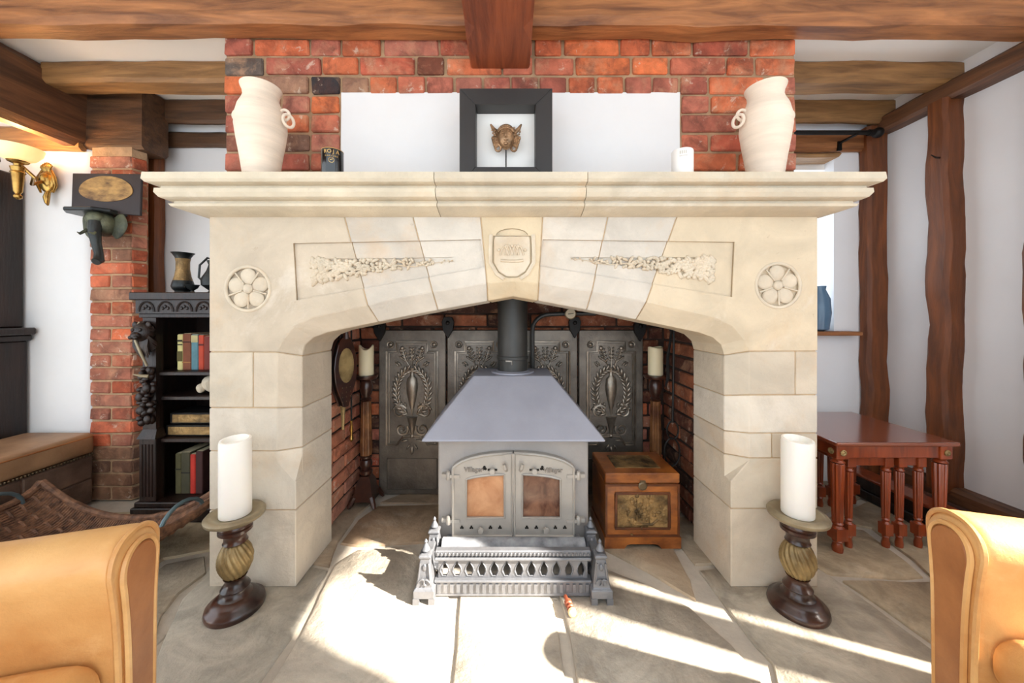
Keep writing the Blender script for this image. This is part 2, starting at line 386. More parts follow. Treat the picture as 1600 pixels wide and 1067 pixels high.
# windows
w1 = thing('window_1', 'bright casement window in the right alcove', 'window', (1.47, YW+0.06, wz0)); w1['kind'] = 'structure'
m = MB()
for (a, b, c, d) in [(wx0, wx1, wz0, wz0+.04), (wx0, wx1, wz1-.04, wz1), (wx0, wx0+.04, wz0, wz1), (1.45, 1.49, wz0, wz1)]: m.box(a, b, YW+.06, YW+.09, c, d)
m.build('window_frame', M_white, w1)
MB().box(wx0+.04, wx1, YW+.072, YW+.076, wz0+.04, wz1-.04).build('pane', M_glass, w1)
MB().box(1.08, 1.905, YW-.075, YW+.06, wz0-.022, wz0).build('window_sill', M_beamX, w1, bevel=.004)
w2 = thing('window_2', 'sunny window in the right wall', 'window', (XR+.03, .16, sz0)); w2['kind'] = 'structure'
MB().box(XR+.045, XR+.048, sy0, sy1, sz0, sz1).build('pane', M_glass, w2)
w3 = thing('added_slit', 'slit added to the right wall to cast the thin sun stripe', 'window', (XR+.03, .56, tz_0)); w3['kind'] = 'structure'  # added slit, sized only to throw the narrow sun stripe on the floor
MB().box(XR+.045, XR+.048, ty_0, ty_1, tz_0, tz_1).build('pane', M_glass, w3)
w4 = thing('added_window', 'unseen window added in the left wall to brighten the right wall', 'window', (XL-.05, .17, .15)); w4['kind'] = 'structure'  # added opening, out of view; lets sky light reach the right wall
for y_ in (-.85, .155, 1.16): MB().box(XL-.07, XL-.03, y_, y_+.04, .15, 2.0).build('window_post', M_white, w4)
MB().box(XL-.052, XL-.048, -.85, 1.2, .15, 2.0).build('pane', M_glass, w4)

# ------------------------------------------------------------------ timbers
def timber(name, p0, p1, half, m, label, cat='beam', amp=0.006, n=26, cham=0.014, wane=None):
    p0, p1 = Vector(p0), Vector(p1); t = (p1-p0).normalized()
    ax = Vector((0,0,1)) if abs(t.z) < .5 else Vector((0,1,0))
    a = t.cross(ax).normalized(); b = a.cross(t).normalized()
    rings = []
    ha, hb = half
    for i in range(n+1):
        c = p0.lerp(p1, i/n); ring = []
        for (u, v) in [(-1,-1),(1,-1),(1,1),(-1,1)]:
            for k in (0, 1):
                cu, cv = (cham, 0) if (k == (0 if u*v < 0 else 1)) else (0, cham)
                q = c + a*(u*(ha-cu)) + b*(v*(hb-cv))
                w = noise.noise_vector(q*5.0)*amp + noise.noise_vector(q*17.0)*amp*.35
                w -= t*w.dot(t)
                ring.append(q + w)
        rings.append(ring)
    # sort ring points round the axis
    def ang(q, c): d = q-c; return math.atan2(d.dot(b), d.dot(a))
    out = []
    for i, r in enumerate(rings):
        c = p0.lerp(p1, i/n); order = sorted(range(8), key=lambda k: ang(rings[0][k], p0)); out.append([r[k] for k in order])
    o = MB().loft(out).build(name, m, smooth=True, angle=30)
    return struct(o, label, cat)
timber('cross_beam', (XL, 1.355, 2.09), (XR, 1.355, 2.08), (.055, .088), M_beamX, 'large rough oak beam across the top of the brick chimney', amp=.009, n=50, cham=.02)
# central beam running from the chimney towards the room, chamfered with stops
bx0, bx1, bz = -.148, .080, 1.893
rings = []
for (y, c) in [(YN, .034), (1.20, .034), (1.255, .006), (1.405, .006)]:
    rings.append([Vector((bx0, y, ZC)), Vector((bx0, y, bz+c)), Vector((bx0+c, y, bz)), Vector((bx1-c, y, bz)), Vector((bx1, y, bz+c)), Vector((bx1, y, ZC))])
o = MB().loft(rings).build('ceiling_beam', mat('oak_beam_end', (96, 44, 24), col2=(150, 78, 44), rough=.5, scale=3, stretch=(9,1,9), bump=.35, bscale=9, distort=.7), wonky=.003)
struct(o, 'dark red oak beam ending on the brick above the framed mask', 'beam')
timber('ceiling_joist', (-2.12, 1.675, 2.035), (-1.118, 1.675, 2.035), (.055, .05), M_joist, 'oak joist left of the chimney, nearer one', 'joist')
timber('ceiling_joist', (1.13, 1.675, 2.035), (XR, 1.675, 2.035), (.055, .05), M_joist, 'oak joist right of the chimney, nearer one', 'joist')
timber('ceiling_joist', (-2.1, 1.93, 2.02), (-1.118, 1.93, 2.02), (.02, .063), M_beamD, 'oak joist left of the chimney, by the far wall', 'joist')
timber('ceiling_joist', (1.13, 1.93, 2.02), (XR, 1.93, 2.02), (.02, .063), M_joist, 'oak joist right of the chimney, above the curtain rod', 'joist')
timber('wall_plate', (-1.9, 1.985, 1.895), (-1.118, 1.985, 1.895), (.02, .042), M_beamD, 'dark oak wall plate above the left alcove')
timber('wall_plate', (1.13, 1.985, 1.877), (XR, 1.985, 1.877), (.02, .05), M_beamX, 'dark oak wall plate behind the curtain rod')
timber('window_lintel', (1.1, 2.0, 1.795), (1.80, 2.0, 1.80), (.06, .012), M_joist, 'light oak lintel over the alcove window')
timber('ceiling_beam', (-2.165, YN, 1.935), (-2.165, 1.80, 1.918), (.055, .155), M_beamY, 'big dark oak beam running along the left above the sconce', amp=.008, n=40, cham=.03)
timber('pier_plate', (-2.14, 1.86, 1.917), (-1.832, 1.86, 1.917), (.07, .155), M_beamD, 'dark oak beam end resting on the brick pier')
timber('wall_lintel', (XL, 1.79, 1.808), (-2.125, 1.79, 1.805), (.02, .06), M_joist, 'honey oak lintel lit by the sconce')
timber('wall_post', (-1.965, 1.97, 0), (-1.965, 1.97, 1.87), (.058, .03), M_beamZ, 'dark oak post between pier and bookcase', 'post')
timber('wall_post', (2.005, 1.97, 0), (2.005, 1.97, 1.95), (.055, .035), M_beamZ, 'oak corner post of the right alcove', 'post', amp=.01)
timber('wall_post', (2.04, 1.665, .12), (2.04, 1.665, 1.92), (.06, .045), M_beamZ, 'wavy oak post in the middle of the right wall', 'post', amp=.014)
timber('wall_post', (2.045, 1.30, .12), (2.045, 1.30, 1.92), (.15, .025), M_beamZ, 'oak post at the right edge of the right wall', 'post', amp=.012)
timber('wall_rail', (2.035, YN, 1.952), (2.035, 1.99, 1.952), (.045, .044), M_beamY, 'oak rail along the top of the right wall')
timber('sole_plate', (2.04, YN, .10), (2.04, 1.99, .10), (.04, .045), M_beamY, 'dark oak sole plate at the foot of the right wall')
t = MB().tube([Wp(1472,247,1.66), Wp(1462,246,1.62), Wp(1455,242,1.60)], [.005,.004,.002], 6).build('iron_nail', M_black)
tag(t, 'bent iron nail sticking out of the wavy oak post', 'nail')

# ------------------------------------------------------------------ bricks
BC = {}
def brick_mesh(L, H, D, var):
    k = (round(L, 3), round(H, 4), round(D, 3), var)
    if k in BC: return BC[k]
    rnd = random.Random(hash(k) & 0xffff)
    bm = bmesh.new(); bmesh.ops.create_cube(bm, size=1)
    for v in bm.verts: v.co = Vector((v.co.x*L, v.co.y*D, v.co.z*H)) + Vector((rnd.uniform(-.003,.003), rnd.uniform(-.0015,.0015), rnd.uniform(-.0022,.0022)))
    bmesh.ops.bevel(bm, geom=bm.edges[:], offset=.0045, segments=1, affect='EDGES')
    me = bpy.data.meshes.new('brick'); bm.to_mesh(me); bm.free(); me.materials.append(M_brick)
    BC[k] = me; return me
REDS = [(192,98,62),(198,106,68),(180,90,66),(188,104,78),(172,98,78),(204,108,64),(184,112,92),(166,90,72)]
PALE = [(206,130,98),(196,122,94),(210,142,112),(186,112,88),(200,136,112)]
def brick(parent, c, L, H, D, col, rotz=0.0):
    o = bpy.data.objects.new('brick', brick_mesh(L, H, D, random.randrange(3))); COL.objects.link(o)
    o.parent = parent; o.location = Vector(c) - parent.location; o.rotation_euler = (0, random.uniform(-.006,.006), rotz)
    k = random.uniform(.85, 1.15); o.color = tuple(x*k for x in lin(col)[:3]) + (1,)
    return o
# chimney breast above the mantel
BX0, BX1, YBR = -1.118, 1.130, 1.407
pX0, pX1, pZ = (533-VX)/398, (1062-VX)/398, CH+(VY-144.5)/398
breast = MB().box(BX0+.006, BX1-.006, YBR+.006, YW, 1.372, ZC).build('wall_chimney_breast', M_bmort, origin=(0, YBR, 1.372))
struct(breast, 'red brick chimney breast above the stone mantel', 'chimney breast')
MB().box(pX0, pX1, YBR-.001, YBR+.02, 1.375, pZ).build('plaster_panel', M_plaster, breast, wonky=.0015, wfreq=9, sub=6)
CHB = .0752
special = {(1, 0): (92,80,72), (2, 2): (44,40,42), (1, 4): (112,62,44), (5, 1): (124,92,76), (5, 0): (140,86,66)}
for r in range(9):
    zc = CH+(VY-73.5)/398 - (r-0)*CHB + 0.0
    if zc < 1.38: break
    spans = [(BX0, BX1)] if r < 2 else ([(BX0, pX0), (pX0, pX1), (pX1, BX1)] if r == 2 else [(BX0, pX0-.004), (pX1+.004, BX1)])
    for si, (a, b) in enumerate(spans):
        x = a; i = 0
        off = r % 2
        while x < b-.02:
            if r == 2 and si == 1: L = .111
            else: L = (.225 if (i+off+(si//1)) % 2 else .113)
            if r < 2: L = [.113,.225,.123,.16,.225,.145,.225][(i+3*r) % 7]
            L = min(L, b-x)
            if b-(x+L) < .06: L = b-x
            col = special.get((r, i)) if si == 0 else None
            if col is None:
                q = random.random(); col = random.choice(REDS) if q < .92 else random.choice([(70,58,54), (120,72,56), (150,110,88)])
            brick(breast, (x+L/2, YBR+.045+random.uniform(-.003,.004), zc), L-.011, CHB-.011, .1, col)
            x += L; i += 1
# fireplace recess: sooty mortar shells with bricks
HB = .0665
SOOT = [(120,66,44),(92,52,38),(140,78,50),(70,44,34),(108,60,42),(154,90,60)]
def shell(name, box, label):
    o = MB().box(*box).build(name, M_soot, origin=(0, box[2], 0)); return struct(o, label, 'wall')
fb = shell('wall_fireplace_back', (-1.03, 1.06, 1.884, 2.0, 0, 1.372), 'sooty brick back wall of the fireplace')
fl_ = shell('wall_fireplace_left', (-1.03, -.786, YB, 1.884, 0, 1.372), 'brick cheek of the fireplace behind the bellows')
fr_ = shell('wall_fireplace_right', (.817, 1.06, YB, 1.884, 0, 1.372), 'brick cheek of the fireplace behind the iron tools')
struct(MB().box(-.786, .817, 1.46, 1.884, 1.30, 1.372).build('ceiling_fireplace', M_soot), 'dark sooty slab added to stop light leaking through the chimney throat', 'ceiling')  # unseen slab added above the recess to block light leaks
for r in range(19):
    z = .034 + r*HB
    x = -.786 + (0 if r % 2 else -.06)
    while x < .817:
        L = .225; x0 = max(x, -.78); x1 = min(x+L, .81)
        if x1-x0 > .03:
            dk = SOOT if z > .45 or abs(x) < .5 else REDS
            brick(fb, ((x0+x1)/2, 1.884+.04, z), x1-x0-.011, HB-.010, .1, random.choice(dk if random.random() < .8 else SOOT))
        x += L
    for (p, xs, rz, pool) in ((fl_, -.786-.04, 0, PALE), (fr_, .817+.04, 0, SOOT)):
        y = YB + (0 if r % 2 else -.11)
        while y < 1.88:
            y0 = max(y, YB); y1 = min(y+.225, 1.878)
            if y1-y0 > .03:
                brick(p, (xs+random.uniform(-.003,.003), (y0+y1)/2, z), y1-y0-.011, HB-.010, .1, random.choice(pool if z < 1.0 else SOOT), R(90))
            y += .225
# left brick pier with a splayed side
PP = [(-2.093, 1.79), (-1.885, 1.79), (-1.86, 1.85), (-2.28, 2.2), (-2.35, 2.2)]
pc = (sum(p[0] for p in PP)/5, sum(p[1] for p in PP)/5)
def ins(p, k=.007):
    d = Vector((pc[0]-p[0], pc[1]-p[1])); d.normalize(); return (p[0]+d.x*k, p[1]+d.y*k)
PPI = [(-2.088, 1.797), (-1.890, 1.797), (-1.868, 1.85), (-1.95, 1.94), (-2.088, 1.94)]
pier = MB().prism(PPI, lambda p: Vector((p[0], p[1], 0)), lambda p: Vector((p[0], p[1], 1.77))).build('wall_brick_pier', M_bmort, origin=(-1.98, 1.79, 0))
struct(pier, 'narrow red brick pier left of the bookcase', 'pier')
PIER = [(178,86,54),(170,92,66),(186,94,58),(160,96,74),(150,104,80),(190,98,66),(172,110,86)]
for r in range(26):
    z = .034 + r*.0663
    if z > 1.74: break
    pool = PIER if z > .25 else [(130,92,68),(110,76,58)]
    if r % 2: segs = [(-2.093, -1.887)]
    else: segs = [(-2.093, -1.997), (-1.988, -1.887)]
    for (a, b) in segs: brick(pier, ((a+b)/2, 1.79+.045, z), b-a, .0663-.010, .09, random.choice(pool))
    sv = Vector((-1.86+1.885, .06)); ang = math.atan2(sv.y, sv.x)
    nrm = Vector((math.sin(ang), -math.cos(ang)))
    mid = Vector((-1.8725, 1.82)) - nrm*.03
    brick(pier, (mid.x, mid.y, z), .058, .0663-.010, .062, random.choice(pool), ang)
# dark brick plinth under the right wall, and moulded kerb
pl = MB().box(1.885, 2.0, .9, 1.93, -.009, .075).build('wall_right_plinth', M_soot, origin=(1.9, 1.4, 0)); struct(pl, 'low dark brick plinth under the right wall', 'plinth')
for i in range(4):
    for k in range(2): brick(pl, (1.915+.058*k, 1.03+.225*i+.05*k, .055), .21, .055, .05, random.choice(SOOT[1:5]), R(90))
ka, kb = Vector((1.785, 1.93, 0)), Vector((1.785, .95, 0)); kd = (kb-ka).normalized(); kn = Vector((-kd.y, kd.x, 0)); kn = kn if kn.x > 0 else -kn
kerb = thing('skirting_kerb', 'dark moulded wooden kerb on the floor behind the nest of tables', 'kerb', tuple((ka+kb)/2))
def kstrip(w0, w1, z0, z1, name, mt):
    m = MB(); q = [(w0, z0), (w1, z0), (w1, z1), (w0, z1)]
    m.prism(q, lambda p: ka+kn*p[0]+Vector((0,0,p[1])), lambda p: kb+kn*p[0]+Vector((0,0,p[1]))); m.build(name, mt, kerb, bevel=.004)
kstrip(0, .10, 0, .045, 'base_board', M_dark); kstrip(.012, .10, .045, .10, 'upper_board', M_dark); kstrip(.002, .10, .10, .115, 'moulding', M_mahog)

# ------------------------------------------------------------------ stone fireplace
fp = thing('stone_fireplace', 'large carved pale limestone fireplace surround with moulded mantel', 'fireplace', (CX, YF, 0))
Ah = [(.744,0),(.744,.36),(.806,.43),(.806,.809),(.787,.846),(.75,.89),(.69,.921),(.36,.994),(.1,1.037),(0,1.046)]
Bh = [(.744,0),(.744,.36),(.744,.43),(.744,.79),(.735,.823),(.705,.85),(.655,.868),(.345,.932),(.1,.977),(0,.995)]
A = [(-x, z) for x, z in Ah] + [(x, z) for x, z in Ah[-2::-1]]
B = [(-x, z) for x, z in Bh] + [(x, z) for x, z in Bh[-2::-1]]
def at(P, t):
    i = min(int(t), len(P)-2); f = t-i
    return (P[i][0]*(1-f)+P[i+1][0]*f, P[i][1]*(1-f)+P[i+1][1]*f)
def t_of_z(z, side):
    rng = range(0, 9) if side < 0 else range(9, 18)
    for i in rng:
        z0, z1 = A[i][1], A[i+1][1]
        if min(z0, z1) <= z <= max(z0, z1) and z0 != z1: return i+(z-z0)/(z1-z0)
def t_of_x(x):
    for i in range(4, 14):
        if A[i][0] <= x <= A[i+1][0]: return i+(x-A[i][0])/(A[i+1][0]-A[i][0])
YCH = YF+.04
def stone_mesh(outer, t0, t1, yf=YF, yb=YB, grow=0.0):
    ts = [t0] + [i for i in range(int(t0)+1, int(math.ceil(t1)))] + [t1]
    a = [at(A, t) for t in ts]; b = [at(B, t) for t in ts]
    if grow:
        a = [(x*(1+grow/.8), z+(grow if z > .8 else 0)) for x, z in a]; b = [(x*(1+grow/.75), z+(grow if z > .8 else 0)) for x, z in b]
    P = lambda q, y: Vector((CX+q[0], y, q[1]))
    m = MB(); n = len(a); k = len(outer)
    vs_ = [P(q, yf) for q in outer] + [P(q, yb) for q in outer] + [P(q, yf) for q in a] + [P(q, YCH+(yf-YF)) for q in b] + [P(q, yb) for q in b]
    of, ob, oa, oc, od = 0, k, 2*k, 2*k+n, 2*k+2*n
    # outer runs from the t1 end round to the t0 end
    fs_ = [tuple([of+i for i in range(k)] + [oa+i for i in range(n)]), tuple([ob+i for i in range(k)] + [od+i for i in range(n)])]
    for i in range(k-1): fs_.append((of+i, of+i+1, ob+i+1, ob+i))
    for i in range(n-1): fs_ += [(oa+i, oa+i+1, oc+i+1, oc+i), (oc+i, oc+i+1, od+i+1, od+i)]
    fs_.append((of+k-1, ob+k-1, od, oc, oa)); fs_.append((of, ob, od+n-1, oc+n-1, oa+n-1))
    return m.add(vs_, fs_)
HW, ZT, g = 1.040, 1.266, .0016
SC = [(208,196,178),(204,191,171),(212,201,184),(200,186,166),(206,195,179),(212,202,186)]
stones = []
def put_stone(m, col=None):
    o = m.build('stone_block', M_stone, fp, bevel=.0025); o.color = lin(col or random.choice(SC)); stones.append(o); return o
def leg(side, z0, z1, split=None):
    z0 += g if z0 > 0 else 0; z1 -= g
    t0, t1 = (t_of_z(z0, side), t_of_z(z1, side)) if z0 > 0 else ((0, t_of_z(z1, side)) if side < 0 else (18, t_of_z(z1, side)))
    w = HW if split is None else split-g
    if side < 0: put_stone(stone_mesh([(-w, z1), (-w, z0)], t0, t1))
    else: put_stone(stone_mesh([(w, z0), (w, z1)], t1, t0))
    if split is not None:
        a, b = (CX-HW, CX-split-g) if side < 0 else (CX+split+g, CX+HW)
        put_stone(MB().box(a, b, YF, YB, z0, z1))
leg(-1, 0, .262); leg(-1, .262, .464); leg(-1, .464, .612); leg(-1, .612, .803, .890)
leg(1, 0, .267); leg(1, .267, .44); leg(1, .44, .525, .885); leg(1, .525, .656); leg(1, .656, .806, .965)
def X457(px): return (px-VX)/457.0 - CX
joints = [(538, 574), (645, 676), (751, 761), (848, 842), (950, 925), (1058, 1010)]
jt = [(X457(a), X457(b)) for a, b in joints]
# corner stones
tl = t_of_z(.803+g, -1); t1 = t_of_x(jt[0][1]-g)
put_stone(stone_mesh([(jt[0][0]-g, ZT), (-HW, ZT), (-HW, .803+g)], tl, t1), (196,181,160))
for i in range(5):
    ta, tb = t_of_x(jt[i][1]+g), t_of_x(jt[i+1][1]-g)
    put_stone(stone_mesh([(jt[i+1][0]-g, ZT), (jt[i][0]+g, ZT)], ta, tb), [(200,190,176),(204,195,182),(210,191,160),(206,196,182),(204,195,182)][i])
ta = t_of_x(jt[5][1]+g); tr = t_of_z(.806+g, 1)
put_stone(stone_mesh([(HW, .806+g), (HW, ZT), (jt[5][0]+g, ZT)], ta, tr), (208,191,164))
core = stone_mesh([(HW-.004, 0), (HW-.004, ZT), (-HW+.004, ZT), (-HW+.004, 0)], 0, 18, yf=YF+.004, yb=YB-.002, grow=.004)
core_o = core.build('mortar_bed', M_mort, fp)
# sunk panels cut into the stones
def cutter(poly, depth, y=YF):
    m = MB().prism(poly, lambda p: Vector((p[0], y-.05, p[1])), lambda p: Vector((p[0], y+depth, p[1])))
    return m.build('cutter', M_carve, origin=(0, 0, 0))
def pz(pts): return [((px-VX)/457.0, CH+(VY-py)/457.0) for px, py in pts]
panL = pz([(458,380),(751,374),(757,418),(463,469)]); panR = pz([(848,374),(1148,378),(1144,464),(843,416)])
vinL = pz([(488,404),(600,403),(710,401),(600,420),(490,441)]); vinR = pz([(890,401),(1000,402),(1115,401),(1113,434),(1000,419)])
def disc(cx_, cz_, r, n=28): return [(cx_+r*math.cos(2*PI*i/n), cz_+r*math.sin(2*PI*i/n)) for i in range(n)]
ros = [pz([(387,451)])[0], pz([(1216,446)])[0]]; RR = .078
SHC = pz([(800,390)])[0]
shield = [(-.058,.045),(.058,.045),(.062,.03),(.062,-.045),(.045,-.075),(.018,-.092),(-.018,-.092),(-.045,-.075),(-.062,-.045),(-.062,.03)]
top_seg = [(-.055,.049)] + [(.055*math.sin(a), .049+.024*math.cos(a)) for a in [R(x) for x in (-75,-50,-25,0,25,50,75)]] + [(.055,.049)]
cuts = [cutter(panL, .009), cutter(panR, .009), cutter(vinL, .014), cutter(vinR, .014), cutter(disc(*ros[0], RR), .010), cutter(disc(*ros[1], RR), .010),
        cutter([(SHC[0]+x*1.10, SHC[1]+z*1.05) for x, z in shield], .007), cutter([(SHC[0]+x, SHC[1]+z) for x, z in top_seg], .008)]
cuts2 = [cutter(p_, d_) for p_, d_ in ((panL, .013), (panR, .013), (vinL, .018), (vinR, .018), (disc(*ros[0], RR), .014), (disc(*ros[1], RR), .014), ([(SHC[0]+x*1.10, SHC[1]+z*1.05) for x, z in shield], .012), ([(SHC[0]+x, SHC[1]+z) for x, z in top_seg], .012))]
bpy.context.view_layer.update()
def bbox(o):
    P = [o.matrix_world @ Vector(c) for c in o.bound_box]
    return [min(p[i] for p in P) for i in range(3)], [max(p[i] for p in P) for i in range(3)]
for o in stones + [core_o]:
    l, h = bbox(o)
    if h[2] < .85: continue
    for c in (cuts2 if o is core_o else cuts):
        cl, ch_ = bbox(c)
        if cl[0] < h[0] and ch_[0] > l[0]:
            md = o.modifiers.new('b', 'BOOLEAN'); md.object = c; md.solver = 'EXACT'; md.operation = 'DIFFERENCE'
    if o.modifiers:
        dg = bpy.context.evaluated_depsgraph_get(); me = bpy.data.meshes.new_from_object(o.evaluated_get(dg))
        o.modifiers.clear(); o.data = me
for c in cuts + cuts2: bpy.data.objects.remove(c)
# rosettes
for (rx, rz) in ros:
    m = MB(); C = Vector((rx, YF+.006, rz))
    m.tube([C+Vector((RR*.97*math.cos(2*PI*i/32), -.004, RR*.97*math.sin(2*PI*i/32))) for i in range(32)], .006, 8, closed=True)
    for k in range(5):
        a = 2*PI*k/5+.35
        rot = Matrix.Rotation(-a, 3, 'Y')
        m.ball(C+Vector((.043*math.cos(a), 0, .043*math.sin(a))), .030, .009, .027, rot=rot)
        m.tube([C+Vector((r_*math.cos(a+PI/5), -.006, r_*math.sin(a+PI/5))) for r_ in (.02,.045,.068)], .003, 6)
    m.ball(C+Vector((0,-.003,0)), .017, .011, .017)
    m.build('carved_rosette', M_carve, fp, smooth=True, angle=60)
# grape vines
for (pol, s_) in ((vinL, 1), (vinR, -1)):
    m = MB(); rnd = random.Random(3)
    xa, xb = (pol[0][0], pol[2][0]) if s_ > 0 else (pol[2][0], pol[0][0])
    for k in range(260):
        f = rnd.random()**1.7; x = xa+(xb-xa)*f
        zt_ = pol[0][1]-.003; hgt = .075*(1-f)+.004
        z = zt_-hgt*rnd.random(); s2 = (1-f)**.5
        if f > .55 and rnd.random() < .5: continue
        if rnd.random() < .55: m.ball((x, YF+.008, z), .0075*s2+.001, .011, .0075*s2+.001, 8, 5)
        else: m.ball((x, YF+.009, z), .017*s2+.002, .010, .007*s2+.001, 8, 5, rot=Matrix.Rotation(rnd.uniform(-1.2, 1.2), 3, 'Y'))
    st = [Vector((xa+(xb-xa)*f, YF+.006, pol[0][1]-.012-(.03*(1-f))+.006*math.sin(f*15))) for f in [i/14 for i in range(15)]]
    m.tube(st, [.005-.0045*i/14 for i in range(15)], 6)
    m.build('carved_vine', M_carve, fp, smooth=True, angle=60)
# shield with crown
sh = MB().prism([(SHC[0]+x, SHC[1]+z) for x, z in shield], lambda p: Vector((p[0], YF-.003, p[1])), lambda p: Vector((p[0], YF+.008, p[1]))).build('carved_shield', M_carve, fp, bevel=.002)
m = MB(); S = Vector((SHC[0], YF-.004, SHC[1]))
m.tube([S+Vector((x, 0, -.040+.25*x*x*8)) for x in [-.038+.0076*i for i in range(11)]], .005, 6)
for (x0, x1, h) in ((-.040,-.012,.03), (-.022,.0,.034), (.0,.022,.034), (.012,.040,.03)):
    m.tube([S+Vector((x0+(x1-x0)*i/8, 0, -.032+h*math.sin(PI*i/8)+.012)) for i in range(9)], .0035, 6)
for x in (-.045, -.02, 0, .02, .045): m.ball(S+Vector((x, 0, .012 if abs(x) < .03 else -.002)), .0055, .004, .0055, 8, 5)
m.build('crown_relief', M_carve, sh, smooth=True, angle=60)
for sgn in (-1, 1):
    m = MB(); m.tube([Vector((SHC[0]+sgn*x, YF-.002, SHC[1]+z)) for x, z in ((.072,.05),(.074,.0),(.074,-.045),(.052,-.083),(.028,-.10))], .007, 6)
    m.build('carved_scroll', M_carve, fp, smooth=True)
# mantel of three stones
MPF = [(.114,1.374),(.116,1.353),(.110,1.345),(.099,1.342),(.084,1.341),(.084,1.333),(.095,1.331),(.096,1.318),(.088,1.305),(.077,1.300),(.062,1.299),(.062,1.292),(.072,1.289),(.068,1.281),(.042,1.272),(.015,1.266),(0,1.264),(-.10,1.264),(-.10,1.374)]
def mantel(x0, x1, lret, rret):
    rings = []
    def ring(f): return [Vector(f(o, z)) for o, z in MPF]
    if lret: rings += [ring(lambda o, z: (CX-HW-max(o, -.1), YBR, z)), ring(lambda o, z: (CX-HW-max(o, -.1), YF-max(o, -.1), z))]
    else: rings.append(ring(lambda o, z: (x0, YF-o, z)))
    if rret: rings += [ring(lambda o, z: (CX+HW+o, YF-o, z)), ring(lambda o, z: (CX+HW+o, YBR, z))]
    else: rings.append(ring(lambda o, z: (x1, YF-o, z)))
    o = MB().loft(rings).build('mantel_stone', M_stone, fp, smooth=True, angle=22); o.color = lin(random.choice([(208,195,172),(204,191,169)]))
J1, J2 = -.232, .245
mantel(None, J1-.001, True, False); mantel(J1+.001, J2-.001, False, False); mantel(J2+.001, None, False, True)
o = MB().box(CX-HW+.09, CX+HW-.09, YF+.09, YBR, 1.34, 1.3735).build('mantel_bed', M_stone, fp); o.color = lin((216,198,170))

